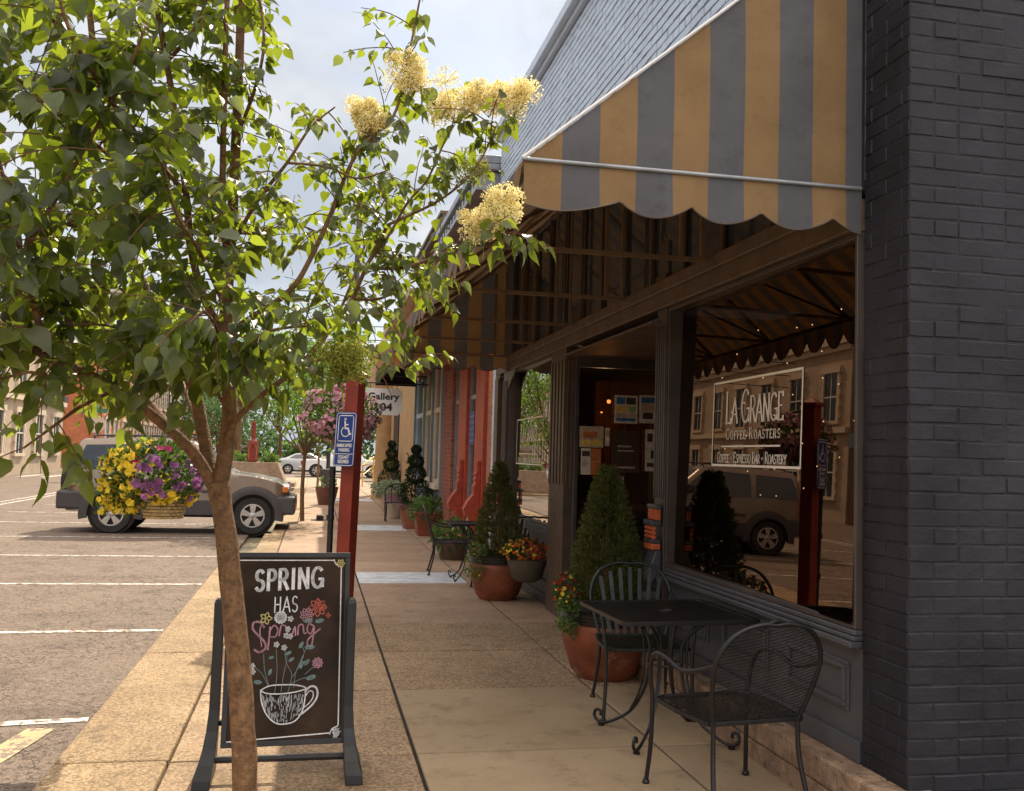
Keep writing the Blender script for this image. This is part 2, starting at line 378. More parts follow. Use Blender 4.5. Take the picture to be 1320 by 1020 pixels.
sm.box(2.607,3.69,6.97,9.23,-.02,0)
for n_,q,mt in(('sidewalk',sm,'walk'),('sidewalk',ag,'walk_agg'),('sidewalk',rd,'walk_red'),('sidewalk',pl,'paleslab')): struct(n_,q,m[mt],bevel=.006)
# kerb strip
g=MB(); y=-6
for k in range(9):
    y1=[-3,-.2,2.6,5.3,8.0,10.7,13.5,13.5,13.5][k]
    if y1>y: g.box(-1.22,-.672,y+.005,y1-.005,-.155,.0); y=y1
for a,b in((13.5,16.2),(16.2,19),(19,22),(22,26),(26,30),(30,34),(34,38),(38,42)):
    xl=-.86 if a<19 else -.75
    xr=-.507 if a<20 else -.305
    g.prism([(xl if a>14 else -1.22,a+.005),(xr,a+.005),(xr,b-.005),(xl,b-.005)],lambda p,z:(p[0],p[1],z),-.155,.0)
struct('kerb',g,m['curb'],bevel=.015)
g=MB().box(-5.2,-.756,42,56.5,-.155,-.01); g.box(-.745,-.307,42.05,56.5,-.155,-.012); struct('far_kerb_island',g,m['walk'],bevel=.01)
# parking lines
def mark(pts,w,mt='mark',z=-.0955):
    q=MB(); P=[Vector((*p,z)) for p in pts]
    for a,b in zip(P,P[1:]):
        d=(b-a).normalized(); s=Vector((-d.y,d.x,0))*w/2; L=(b-a).length; k=max(2,int(L/.25))
        for i in range(k):
            c0=a+d*(L*i/k); c1=a+d*(L*(i+1)/k)
            q.add([c0-s,c1-s,c1+s,c0+s],[(0,1,2,3)])
    return q
for a,b in(((-1.3,6.48),(-6.6,5.9)),((-1.3,9.5),(-6.9,9.3)),((-1.3,12.62),(-7,12.7)),((-1.3,15.78),(-7.2,15.85)),((-1.3,18.98),(-7.2,18.9)),((-1.3,22.3),(-7.2,22.3)),((-1.2,25.5),(-7.2,25.5)),((-1.2,28.7),(-7.2,28.7))):
    struct('parking_line',mark([a,b],.10),m['mark'])
for a,b in(((-1.52,6.3),(-1.9,4.2)),((-2.4,6.1),(-2.9,4.0)),((-3.3,6.0),(-3.9,3.9))): struct('hatch_line',mark([a,b],.16,z=-.0951),m['mark_y'])
for x in(-8.2,-8.55): struct('centre_line',mark([(x,2),(x,55)],.11),m['mark'])
for k in range(5): struct('crosswalk_stripe',mark([(-9.6-k*1.1,51),(-9.6-k*1.1,55)],.4),m['mark'])

# ================================================================== SHOP
shop=thing('corner_shop','dark slate painted brick coffee shop with big reflecting windows under the striped awning','shop',(3.2,8.0,0))
def bricks(q,o,u,v,nr,ul,vl,L=.237,h=.0745,j=.006,dep=.0038,ragged=0,start=0,seed=1):
    rs=random.Random(seed); o=Vector(o);u=Vector(u);v=Vector(v);nr=Vector(nr); nrow=int(vl/h+.5)
    for r_ in range(nrow):
        z0=r_*h; s=start-(L/2 if r_%2 else 0)
        while s<ul:
            a=max(0,s); w_=L
            if r_%6==5: w_=L/2
            b=min(ul,s+w_)
            if b-a>.03:
                jj=lambda k=.003: rs.uniform(-k,k); d=dep+rs.uniform(-.002,.0022); dr=rs.uniform(-.0018,.0018); bl=rs.random()<.12
                if bl: d*=.35
                a0,b0,c0,d0=a+(j/2 if a>0 else 0),b-(j/2 if b<ul else 0),z0+j/2,z0+h-j/2; e=.0045
                vs=[]
                for (x,y) in((a0,c0),(b0,c0),(b0,d0),(a0,d0)): vs.append(o+u*(x)+v*(y+dr))
                xm=(a0+b0)/2
                for (x,y) in((a0+e,c0+e),(xm,c0+e),(b0-e,c0+e),(b0-e,d0-e),(xm,d0-e),(a0+e,d0-e)): vs.append(o+u*(x+jj(.002))+v*(y+dr+jj(.0025))+nr*(d+jj(.0014)))
                q.add(vs,[(4,5,8,9),(5,6,7,8),(0,1,6,5,4),(1,2,7,6),(2,3,9,8,7),(3,0,4,9)])
            s+=w_
# end wall with its corner pier (bricks modelled)
q=MB(); q.box(XF+.004,9.0,3.754,4.10,0,6.15)
bricks(q,(XF+.004,3.754,0),(1,0,0),(0,0,1),(0,-1,0),2.6,6.15,seed=3)
bricks(q,(XF+.004,4.10,0),(0,-1,0),(0,0,1),(-1,0,0),.346,6.15,start=-.06,seed=4)
build('end_wall',q,m['slate'],shop)
# upper facade wall
q=MB(); q.box(XF+.006,2.9,4.105,13.70,2.95,6.15); q.m=1
bricks(q,(XF+.006,13.70,3.9),(0,-1,0),(0,0,1),(-1,0,0),9.59,2.25,dep=.005,j=.012,seed=5)
build('upper_wall',q,[m['mortar'],m['slate_light']],shop)  # sky light on the slate bricks is put into their pale colour
q=MB().box(XF-.12,2.9,3.70,13.75,6.22,6.34).box(XF-.05,2.9,3.72,13.73,6.152,6.218)
build('coping',q,[m['slate_light']],shop,bevel=.01)
q=MB()
for (yy,zz) in((9.5,5.0),(7.2,5.3),(12.0,4.7),(6.2,5.0),(11.6,4.62)): build('wall_anchor',MB().tube([(XF-.03,yy,zz),(XF+.01,yy,zz)],.018,8),m['black'],shop)
q=MB().box(2.95,9,13.3,13.7,0,6.1); build('party_wall',q,m['greybrick'],shop)
q=MB().box(2.6,9,4.1,13.3,6.0,6.1); build('flat_roof',q,m['dark'],shop)
# header beam, transom board above it
q=MB().box(XF-.06,XF+.10,4.112,13.3,2.702,2.86).box(XF-.09,XF-.062,4.112,13.3,2.81,2.90); build('header_beam',q,m['beam'],shop,bevel=.008)
q=MB().box(XF-.02,XF+.08,4.112,13.3,2.90,4.2)
build('transom_glazing',q,m['winglass'],shop)
for k in range(14): build('transom_mullion',MB().box(XF-.05,XF-.031,4.3+k*.66,4.35+k*.66,2.905,4.2),m['bronze'],shop)
q=MB().box(XF-.02,XF+.26,13.36,13.70,0,2.94); 
bricks(q,(XF-.02,13.70,0),(0,-1,0),(0,0,1),(-1,0,0),.34,2.94,seed=8); bricks(q,(XF-.02,13.36,0),(1,0,0),(0,0,1),(0,-1,0),.28,2.94,seed=9)
build('grey_brick_pier',q,m['slate_light'],shop)
# stone ledge
q=MB(); y=3.0
for L in(.9,.62,.8,.75,.85): 
    q.box(2.37,2.62,y+.004,y+L-.004,.11,.235); q.box(2.378,2.62,y+.3,y+L+.296,-.02,.104); y+=L
build('stone_ledge',q,m['ledge'],shop,bevel=.012)
# bulkheads
def bulkhead(y0,y1,zb,npan,mt='trim_blue'):
    q=MB().box(XF+.012,XF+.14,y0,y1,zb,.755)
    q.box(XF-.012,XF+.011,y0,y1,zb+.002,zb+.10)
    w=(y1-y0)/npan
    for i in range(npan):
        a=y0+w*i+.11; b=y0+w*(i+1)-.11; z0,z1=zb+.21,.675
        for t_,d in((0,.0),(.018,-.012)):
            for bx in((a+t_,b-t_,z1-.022-t_,z1-t_),(a+t_,b-t_,z0+t_,z0+.022+t_)): q.box(XF-.012+d+.012,XF+.0118,bx[0],bx[1],bx[2],bx[3])
            for bx in((a+t_,a+.022+t_),(b-.022-t_,b-t_)): q.box(XF-.012+d+.012,XF+.0119,bx[0],bx[1],z0+.022+t_,z1-.022-t_)
    o=build('bulkhead',q,m[mt],shop,bevel=.004)
    q=MB().box(XF-.055,XF+.14,y0,y1,.757,.787).box(XF-.04,XF+.14,y0,y1,.789,.812).box(XF-.034,XF+.14,y0,y1,.814,.840)
    build('sill',q,m[mt],shop,bevel=.006)
bulkhead(4.112,6.60,.235,3)
bulkhead(9.95,12.45,0.01,2)
# glazing
def window(y0,y1,z0,z1,gm,yaw,tilt,xoff=.015):
    fr=MB(); a=.03
    fr.box(XF-.03,XF+.10,y0,y0+.02,z0,z1).box(XF-.03,XF+.10,y1-.02,y1,z0,z1).box(XF-.029,XF+.10,y0+.02,y1-.02,z0,z0+a).box(XF-.029,XF+.10,y0+.02,y1-.02,z1-a,z1)
    w=build('window',fr,m['trim'],shop,bevel=.004)
    yc,zc=(y0+y1)/2,(z0+z1)/2; n_=Vector((-1,math.tan(R(yaw)),math.tan(R(tilt)))).normalized()
    def pt(y,z): return Vector((XF+xoff+((y-yc)*n_.y+(z-zc)*n_.z)/(-n_.x),y,z))
    vs=[pt(y0+.015,z0+a-.01),pt(y1-.015,z0+a-.01),pt(y1-.015,z1-a+.01),pt(y0+.015,z1-a+.01)]
    gl=MB(); gl.add(vs,[(0,3,2,1)]); build('pane',gl,gm,w)
    return w,pt,n_
w1,pt1,n1=window(4.112,6.60,.842,2.70,m['glass1'],1.7,1.25,.018)
w2,pt2,n2=window(10.02,12.42,.842,2.70,m['glass2'],1.0,.3)
# ---- lettering
def arc(cx,cy,rx,ry,a0,a1,n=14): return [(cx+rx*math.cos(R(a0+(a1-a0)*i/n)),cy+ry*math.sin(R(a0+(a1-a0)*i/n))) for i in range(n+1)]
GL={'A':(.72,[[(0,0),(.36,1)],[(.36,1),(.72,0)],[(.13,.34),(.59,.34)]]),'B':(.58,[[(.08,0),(.08,1)],[(.08,1),(.3,1)]+arc(.3,.76,.24,.24,90,-90)+[(.08,.52)],[(.3,.52)]+arc(.3,.26,.28,.26,90,-90)+[(.08,0)]]),
'C':(.7,[arc(.4,.5,.36,.5,48,312,18)]),'D':(.68,[[(.08,0),(.08,1)],[(.08,1),(.28,1)]+arc(.28,.5,.36,.5,90,-90)+[(.08,0)]]),'E':(.56,[[(.08,0),(.08,1)],[(.08,1),(.52,1),(.52,.88)],[(.08,.52),(.42,.52)],[(.08,0),(.54,0),(.54,.12)]]),
'F':(.54,[[(.08,0),(.08,1)],[(.08,1),(.52,1),(.52,.88)],[(.08,.52),(.42,.52)]]),'G':(.76,[arc(.4,.5,.36,.5,48,340,18),[(.72,.05),(.72,.42),(.5,.42)]]),'H':(.7,[[(.08,0),(.08,1)],[(.62,0),(.62,1)],[(.08,.52),(.62,.52)]]),
'I':(.26,[[(.13,0),(.13,1)]]),'K':(.62,[[(.08,0),(.08,1)],[(.58,1),(.08,.42)],[(.26,.6),(.6,0)]]),'L':(.54,[[(.08,0),(.08,1)],[(.08,0),(.52,0),(.52,.13)]]),'M':(.8,[[(.08,0),(.1,1),(.4,.2),(.7,1),(.72,0)]]),'N':(.72,[[(.08,0),(.08,1)],[(.08,1),(.64,0)],[(.64,0),(.64,1)]]),
'O':(.78,[arc(.39,.5,.35,.5,0,360,22)]),'P':(.56,[[(.08,0),(.08,1)],[(.08,1),(.3,1)]+arc(.3,.74,.24,.26,90,-90)+[(.08,.48)]]),'Q':(.78,[arc(.39,.5,.35,.5,0,360,22),[(.5,.2),(.74,-.08)]]),
'R':(.64,[[(.08,0),(.08,1)],[(.08,1),(.3,1)]+arc(.3,.75,.24,.25,90,-90)+[(.08,.5)],[(.3,.5),(.62,0)]]),'S':(.56,[arc(.28,.75,.23,.25,35,270,10)+arc(.28,.25,.25,.25,90,-150,10)]),
'T':(.62,[[(.31,0),(.31,1)],[(0,.88),(0,1),(.62,1),(.62,.88)]]),'U':(.68,[[(.08,1),(.08,.3)]+arc(.34,.3,.26,.3,180,360)+[(.6,1)]]),'W':(.95,[[(0,1),(.24,0),(.48,.8),(.72,0),(.95,1)]]),'Y':(.66,[[(0,1),(.33,.48),(.66,1)],[(.33,.48),(.33,0)]]),
'.':(.3,[arc(.12,.42,.05,.07,0,360,8)]),' ':(.35,[]),"'":(.2,[[(.1,1),(.08,.8)]])}
def write(q,txt,x,y,h,w,o,u,v,nr,off=.002,serif=True,xs=1.,caps=None,calli=.45,gap=.12,fit=None):
    """txt written from (x,y) on plane o,u,v. caps: height factor of letters after the first of a word"""
    def lay(s,draw):
        cx=x; first=True
        for ch in txt:
            if ch not in GL: first=True; cx+=.3*h*s; continue
            hh=h if (first or caps is None) else h*caps
            wd,st=GL[ch]; 
            if draw:
                for ln in st:
                    q.ribbon([(cx+p[0]*hh*s,y+p[1]*hh) for p in ln],w*(1 if first or not caps else .85),o,u,v,nr,off,calli)
                    if serif:
                        for e,f in((ln[0],ln[1]),(ln[-1],ln[-2])):
                            if abs(e[0]-f[0])<.4*abs(e[1]-f[1]) and (abs(e[1])<.01 or abs(e[1]-1)<.01):
                                q.ribbon([(cx+(e[0]-.09)*hh*s,y+e[1]*hh),(cx+(e[0]+.09)*hh*s,y+e[1]*hh)],w*.4,o,u,v,nr,off)
            cx+=(wd+gap)*hh*s; first=(ch==' ' or ch=='.')
        return cx
    if fit:
        L=lay(1.,False)-x; xs=fit/L
    return lay(xs,True)
def sign_on(pt,n_,par,y_left,y_right,z0,z1,mt):
    """frame and words applied to a pane, read from the street"""
    u=Vector((0,-1,0)); u=(u-n_*u.dot(n_)).normalized(); v=n_.cross(u)*-1
    v=Vector((0,0,1)); v=(v-n_*v.dot(n_)).normalized()
    o=pt(y_left,z0); W=y_left-y_right; H=z1-z0; q=MB()
    q.ribbon([(0,0),(W,0)],.014,o,u,v,n_,.003); q.ribbon([(W,0),(W,H)],.014,o,u,v,n_,.003); q.ribbon([(W,H),(0,H)],.014,o,u,v,n_,.003); q.ribbon([(0,H),(0,0)],.014,o,u,v,n_,.003)
    write(q,'LA GRANGE',.17*W,.50*H,.37*H,.023,o,u,v,n_,.003,caps=.78,fit=.66*W,gap=.08)
    write(q,'COFFEE ROASTERS',.18*W,.31*H,.12*H,.0105,o,u,v,n_,.003,caps=.78,fit=.63*W,gap=.3)
    q.ribbon([(.12*W,.225*H),(.80*W,.225*H)],.010,o,u,v,n_,.003)
    write(q,'COFFEE . ESPRESSO BAR . ROASTERY',.07*W,.035*H,.12*H,.010,o,u,v,n_,.003,caps=.78,fit=.80*W,gap=.1)
    build('lettering',q,mt,par)
sign_on(pt1,n1,w1,5.92,4.68,1.575,2.10,m['lettering'])
sign_on(pt2,n2,w2,12.15,10.6,1.50,2.05,m['lettering'])
# pilasters
def pilaster(y0,y1,ztop=2.70,consl=True,x0=None,mt='trim',fin=True):
    x0=x0 or XF-.09
    q=MB().box(x0,XF+.09,y0,y1,0,ztop)
    n_=4; w=(y1-y0)/(2*n_+1)
    for k in range(n_+1):
        a=y0+w*2*k*.98+.004; q.box(x0-.012,x0-.001,a,a+w*.9,1.32,ztop-.12)
    for k in range(2):
        a=x0+.02+k*.05; q.box(a,a+.018,y0-.010,y0-.001,1.32,ztop-.12)
    if fin:
        q.box(x0-.02,XF+.02,y0-.012,y1+.012,2.905,2.95); q.box(x0,XF+.019,y0,y1,2.952,3.2)
        q.lathe([(0.001,.12),(.02,.11),(.045,.06),(.045,.03),(.03,0)][::-1],12,(x0+.05,(y0+y1)/2,3.2))
    p=build('pilaster',q,m[mt],shop,bevel=.005)
    if consl:
        yc=(y0+y1)/2; hw=min(.085,(y1-y0)*.42)
        def blk(za,zb,xa,mat_,nm,hh=hw): 
            build(nm,MB().box(xa,x0-.014,yc-hh,yc+hh,za,zb),m[mat_],p,bevel=.006)
        s=.90
        blk(1.245,1.275,x0-.06,'trim_blue','console_moulding',hw+.01)
        blk(1.165,1.243,x0-.055,'orange','console_block')
        blk(1.125,1.163,x0-.085,'trim_blue','console_moulding',hw+.008)
        qq=MB()
        for k in range(3): qq.tube([(x0-.065,yc-hw,1.105-k*.031),(x0-.065,yc+hw,1.105-k*.031)],.0145,10)
        build('console_reeding',qq,m['orange'],p,smooth=40)
        blk(1.0,1.028,x0-.085,'trim_blue','console_moulding'); blk(.955,.998,x0-.08,'orange','console_block')
        prof=[(-.014,.95),(-.085,.95),(-.10,.915),(-.13,.87),(-.165,.82),(-.175,.77),(-.16,.73),(-.12,.715),(-.11,.735),(-.08,.76),(-.05,.70),(-.014,.66)]
        qq=MB().prism([(x0+a*.58,z) for a,z in prof],lambda t_,k:(t_[0],k,t_[1]),yc-hw,yc+hw); build('console_scroll',qq,m['trim_blue'],p,bevel=.006)
        qq=MB().box(x0-.125,x0-.015,yc-hw-.01,yc+hw+.01,.61,.655); qq.prism([(x0-.12,.609),(x0-.014,.609),(x0-.014,.50),(x0-.03,.53),(x0-.11,.58)],lambda t_,k:(t_[0],k,t_[1]),yc-hw,yc+hw)
        build('console_foot',qq,m['trim_blue'],p,bevel=.006)
    return p
pilaster(6.615,6.82,x0=XF-.035)
pilaster(9.40,10.01,fin=False,consl=False,x0=XF-.06,mt='bronze')
q=MB(); 
pilaster(12.46,12.72,fin=False,x0=XF-.05)
q=MB().box(XF+.0,XF+.16,12.73,13.35,0,2.655).box(XF-.06,XF-.002,13.1,13.34,0,2.655); build('end_post',q,m['bronze'],shop,bevel=.005)
# arched brackets under the beam near the end post
q=MB()
for (ya,yb,s) in((12.45,11.95,1),(13.32,13.0,1)):
    q=MB(); q.prism([(ya,2.70),(ya,2.45)]+[(ya+(yb-ya)*t_,2.45+.2*math.sin(t_*PI/2)) for t_ in(.25,.5,.75)]+[(yb,2.70)],lambda p,k:(k,p[0],p[1]),XF-.05,XF-.03)
    build('arched_bracket',q,m['bronze'],shop)
# entrance recess: near return, back wall with door, far return with glazing
q=MB().box(2.60,3.6,6.81,6.87,0,2.62); build('recess_side_wall',q,m['trim'],shop)
q=MB().box(3.62,3.74,6.76,9.24,2.15,2.62).box(3.62,3.74,6.76,7.35,0,2.148).box(3.62,3.74,8.45,9.24,0,2.148); build('recess_back_wall',q,m['bronze'],shop)
dq=MB().box(3.66,3.70,7.37,7.49,0.01,2.14).box(3.66,3.70,8.31,8.43,0.01,2.14).box(3.66,3.70,7.49,8.31,.01,.35).box(3.66,3.70,7.49,8.31,2.02,2.14).box(3.66,3.70,7.49,8.31,1.0,1.08)
dr=build('door',dq,m['bronze'],shop,bevel=.004); build('door_pane',MB().box(3.675,3.685,7.495,8.305,.355,.995).box(3.675,3.685,7.495,8.305,1.085,2.015),m['winglass'],dr)
build('door_handle',MB().tube([(3.64,7.56,.95),(3.60,7.56,.95),(3.60,7.56,1.2),(3.64,7.56,1.2)],.011,8),m['chrome'],dr)
q=MB().box(2.52,3.6,9.30,9.36,0.01,.78).box(2.52,2.56,9.30,9.36,.78,2.62).box(3.52,3.6,9.30,9.36,.78,2.62).box(2.56,3.52,9.30,9.36,2.5,2.62)
fw_=build('side_window',q,m['trim'],shop,bevel=.004)
build('side_pane',MB().box(2.562,3.515,9.325,9.333,.785,2.495),glassmat('side_glass',.30,(.5,.36,.25),(.9,.8,.65)),fw_)
q=MB()
for k in range(18): q.box(2.40,3.72,6.76+k*.145,6.76+k*.145+.138,2.600,2.618)
q.box(2.62,3.74,6.67,9.36,2.622,2.66); build('boarded_soffit',q,m['beam'],shop)
# interior
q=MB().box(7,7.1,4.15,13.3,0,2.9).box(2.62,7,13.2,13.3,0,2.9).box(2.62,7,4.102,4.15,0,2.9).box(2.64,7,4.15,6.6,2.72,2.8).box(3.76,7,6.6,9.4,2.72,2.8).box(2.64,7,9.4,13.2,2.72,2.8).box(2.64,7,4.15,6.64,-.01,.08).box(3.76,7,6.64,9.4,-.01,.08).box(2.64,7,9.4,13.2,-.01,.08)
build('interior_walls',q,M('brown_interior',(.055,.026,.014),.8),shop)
q=MB().box(3.2,4.6,10.9,10.96,.9,2.5); build('golden_glow_panel',q,M('ochre_glow',(.22,.11,.035),.8,var=.7,vs=3),shop)  # golden reflected glow behind the glass, put in as an ochre panel
t_=thing('ceiling_lamp','small glowing pendant lamp inside the shop entrance','lamp',(3.05,9.9,2.2))
build('bulb',MB().ball((3.05,9.9,2.2),.022),m['lamp'],t_); build('cord',MB().tube([(3.05,9.9,2.22),(3.05,9.9,2.72)],.006,6),m['black'],t_)
lp=bpy.data.lights.new('interior_light','POINT'); lp.energy=3; lp.color=(1,.6,.28); lp.shadow_soft_size=.012
lo=bpy.data.objects.new('interior_light',lp); lo.location=(3.1,10.3,2.1); COL.objects.link(lo)
# string lights just inside the big window
sl=thing('string_lights','strands of tiny warm fairy lights hung inside the big shop window','string lights',(3.0,5.3,2.6))
rs=random.Random(5); wq=MB()
for s in range(5):
    x=2.72+.12*s; y0=4.3+.2*s; pts=[(x,y0+k*.32,2.55-s*.22-.1*math.sin(k*1.1+s)-k*.05) for k in range(7)]
    wq.tube(smooth_path(pts,3),.0015,4)
    for p in pts: build('bulb',MB().ball((p[0],p[1]+rs.uniform(-.1,.1),p[2]-.01+rs.uniform(-.06,.03)),.0042,n=6,m=4),m['bulb'],sl)
build('wire',wq,m['black'],sl)
# posters in the recess
def poster(x0,x1,z0,z1,label,bands,base,name='poster'):
    t_=thing(name,label,'poster',((x0+x1)/2,9.285,z0),'posters taped beside the shop entrance')
    build('sheet',MB().box(x0,x1,9.282,9.287,z0,z1),base,t_)
    for (a,b,c,d,mt,nm) in bands:
        W,H=x1-x0,z1-z0; q=MB().box(x0+a*W,x0+b*W,9.2795,9.2815,z0+c*H,z0+d*H); build(nm,q,mt,t_)
    return t_
pm=lambda n_,c: M('poster_'+n_,c,.6,var=.35,vs=18,bump=0)
pw=pm('white',(.55,.50,.42)); pb=pm('blue',(.03,.12,.28)); pg=pm('green',(.22,.34,.16)); py_=pm('yellow',(.6,.42,.08)); ps=pm('sand',(.4,.32,.22)); po=pm('orange',(.42,.12,.03)); pk=pm('brown',(.05,.025,.015)); pc=pm('dark',(.04,.03,.03))
Z=lambda px,py_:ony(px,py_,9.28)
poster(2.92,3.16,1.95,2.23,'poster with blue, yellow and green picture blocks in a white border',[(.08,.45,.68,.93,pb,'picture'),(.5,.92,.68,.93,pc,'picture'),(.08,.55,.4,.62,py_,'picture'),(.6,.92,.4,.62,pg,'picture'),(.08,.92,.08,.2,pb,'picture'),(.08,.92,.22,.37,ps,'picture')],pw)
poster(3.18,3.42,1.96,2.24,'poster with a pale beach picture under a blue band',[(.07,.93,.72,.93,pb,'picture'),(.07,.93,.4,.7,ps,'picture'),(.15,.6,.15,.38,pc,'picture')],pw)
poster(2.83,2.875,1.72,1.90,'narrow strip flyer just left of the dark brown poster',[(.1,.9,.5,.85,ps,'picture')],pw)
poster(2.565,2.81,1.70,1.91,'cream flyer with a red oval under the pale heading',[(.15,.75,.45,.75,po,'picture'),(.1,.9,.08,.35,py_,'picture')],ps)
poster(2.585,2.685,1.43,1.69,'white flyer with small grey pictures beside the orange sheet',[(.1,.9,.7,.9,pc,'picture'),(.1,.6,.3,.5,ps,'picture')],pw)
poster(2.69,2.79,1.43,1.69,'plain orange brown flyer beside the white one',[(.1,.9,.5,.52,ps,'line')],po)
poster(2.90,3.19,1.46,1.88,'dark brown poster with faint pale lines between the white sheets',[(.2,.7,.6,.64,ps,'line'),(.15,.85,.1,.14,ps,'line'),(.2,.8,.5,.53,ps,'line')],pk)
poster(3.25,3.44,1.48,1.90,'white poster with dark leaf silhouettes',[(.1,.4,.7,.9,pc,'figure'),(.3,.8,.3,.5,pc,'figure'),(.5,.9,.62,.68,pc,'figure'),(.1,.5,.1,.2,pc,'figure')],pw)
poster(2.83,3.03,1.10,1.42,'lowest white sheet with black blots above the spruce',[(.1,.5,.65,.8,pc,'figure'),(.5,.8,.35,.5,pc,'figure'),(.2,.6,.1,.25,pc,'figure')],pw)

# ================================================================== AWNING
XO=.852; YA,YB=4.111,12.36; ZO=2.90; ZT=4.27
aw=thing('striped_awning','large tan and grey striped canvas awning with scalloped valance over the shop front','awning',(XF-.05,8.2,2.9))
def sl_(u,v):
    x=XO+(XF-.01-XO)*v; y=YA+(YB-YA)*u; z=ZO+(ZT-ZO)*v
    z-=.018*math.sin(PI*v)*abs(math.sin(PI*u*5))
    return (x,y,z)
build('canopy_top',MB().grid(sl_,50,10),m['cloth_y'],aw,smooth=180)
def endpan(y,sg):
    q=MB(); q.grid(lambda u,v:(XO+(XF-.012-XO)*u, y+sg*.012*math.sin(PI*u)*math.sin(PI*v), ZO+.004+((ZT-ZO)*u-.004)*v),30,10); return q
build('end_panel',endpan(YA-.002,-1),m['cloth_x'],aw,smooth=180)
build('end_panel',endpan(YB+.002,1),m['cloth_x'],aw,smooth=180)
def scallop(cusps,xa,xb,hi=.15,lo=.215,n=90):
    out=[]
    for i in range(n+1):
        x=xa+(xb-xa)*i/n
        for a,b in zip(cusps,cusps[1:]):
            if a<=x<=b+1e-6:
                t=(x-a)/(b-a); out.append((x,hi+(lo-hi)*(math.sin(PI*t)**.75))); break
    return out
def val_x(y,sg,cusps,name='valance'):
    sc=scallop(cusps,XO,XF-.012); q=MB(); nv=6; vs=[]
    for j in range(nv+1):
        for x,d in sc:
            t=j/nv; vs.append((x,y+sg*(.012*math.sin(x*17)*t+.006*t),ZO-d*t))
    k=len(sc); q.add(vs,[(j*k+i,j*k+i+1,(j+1)*k+i+1,(j+1)*k+i) for j in range(nv) for i in range(k-1)])
    build(name,q,m['cloth_x'],aw,smooth=180)
    h=MB().tube([(x,y+sg*(.012*math.sin(x*17)+.006),ZO-d) for x,d in sc],.0035,5); build('valance_hem',h,m['bronze'],aw)
cx=[.52,.86,1.296,1.63,1.97,2.33,2.69]
cx=[.70,1.296,1.63,1.97,2.33,2.69]
val_x(YA-.006,-1,cx); val_x(YB+.006,1,cx)
cy_=[YA-.1+.36*k for k in range(26)]; sc=scallop(cy_,YA,YB,.10,.22,280); q=MB(); vs=[]; nv=4
for j in range(nv+1):
    for yy,d in sc: t=j/nv; vs.append((XO-.004-.03*t-.008*math.sin(yy*9)*t,yy,ZO-d*t))
k=len(sc); q.add(vs,[(j*k+i,j*k+i+1,(j+1)*k+i+1,(j+1)*k+i) for j in range(nv) for i in range(k-1)])
build('valance',q,m['cloth_y'],aw,smooth=180)
fr=m['bronze']; 
build('edge_piping',MB().tube([(XO-.01,YA-.012,ZO+.002),(XF-.02,YA-.012,ZO+.002)],.010,8),m['galv'],aw,smooth=60)
build('edge_piping',MB().tube([(XO-.006,YA-.010,ZO+.008),(XF-.012,YA-.010,ZT+.008)],.007,8),m['white'],aw,smooth=60)
fr=m['awframe']
build('front_bar',MB().bar((XO+.03,YA,ZO-.02),(XO+.03,YB,ZO-.02),.032),fr,aw,bevel=.003)
build('top_bar',MB().bar((XF-.05,YA,ZT-.06),(XF-.05,YB,ZT-.06),.03),fr,aw)
build('middle_bar',MB().bar(((XO+XF)/2,YA,(ZO+ZT)/2-.06),((XO+XF)/2,YB,(ZO+ZT)/2-.06),.028),fr,aw)
for k in range(6):
    y=YA+.03+(YB-YA-.06)*k/5
    build('cross_bar',MB().bar((XO+.05,y,ZO-.02),(XF-.06,y,ZO-.02),.028),fr,aw)
    build('rafter',MB().bar((XO+.03,y+.03,ZO+.0),(XF-.06,y+.03,ZT-.06),.028),fr,aw)
    for x in(XF-.12,XF-.26): build('upright',MB().bar((x,y,ZO-.005),(x,y,ZO+(ZT-ZO)*(x-XO)/(XF-XO)-.09),.026),fr,aw)
    if 0<k<5: build('brace',MB().bar((XO+.05,y+.03,ZO),(XO+.75,y+.9,ZO+.5),.02),fr,aw)

# litter of fallen petals and leaf scraps
rs=random.Random(91); q=MB()
for i in range(420):
    x=rs.gauss(-.55,.55); y=rs.uniform(3.6,12)
    if rs.random()<.25: x=rs.uniform(1.2,2.35); y=rs.uniform(3.8,7.5)
    if not -1.2<x<2.36: continue
    a=rs.uniform(0,6.28); r_=rs.uniform(.003,.009)*(1.6 if rs.random()<.12 else 1); z=.005
    q.add([(x+r_*math.cos(a+k*1.57)*(1 if k%2 else .5),y+r_*math.sin(a+k*1.57)*(1 if k%2 else .5),z+rs.uniform(0,.004)) for k in range(4)],[(0,1,2,3)])
o=build('fallen_petals',q,M('dry_petal',(.35,.25,.12),.8,var=.8,vs=40,bump=0)); o['kind']='stuff'; tag(o,'scattered dry petals and leaf scraps on the pavement','litter')
# ================================================================== NEIGHBOURS ON OUR SIDE
# red storefront
t_=thing('red_storefront','orange red painted storefront with scroll bracket pilasters right behind the corner shop','shop',(3.5,16.5,0))
build('wall',MB().box(XF+.05,9,13.72,19.2,3.2,5.75),m['redbrick'],t_)
build('side_wall',MB().box(XF+.1,9,13.72,13.85,0,3.19),m['orangebrick'],t_)
q=MB().box(XF-.02,XF+.2,13.74,14.02,0,3.19); build('orange_brick_pier',q,m['orangebrick'],t_)
q=MB().box(2.3,2.6,13.76,19.2,5.76,5.86).box(2.2,2.6,13.76,19.2,5.864,5.98).box(2.15,2.6,13.76,19.2,5.45,5.52)
for k in range(16): q.box(2.22,XF+.04,13.85+k*.345,13.95+k*.345,5.53,5.755)
build('cornice',q,m['galv'],t_,bevel=.01)
build('painted_frieze',MB().box(XF-.02,XF+.04,13.76,19.2,3.2,3.6),m['redpaint'],t_)
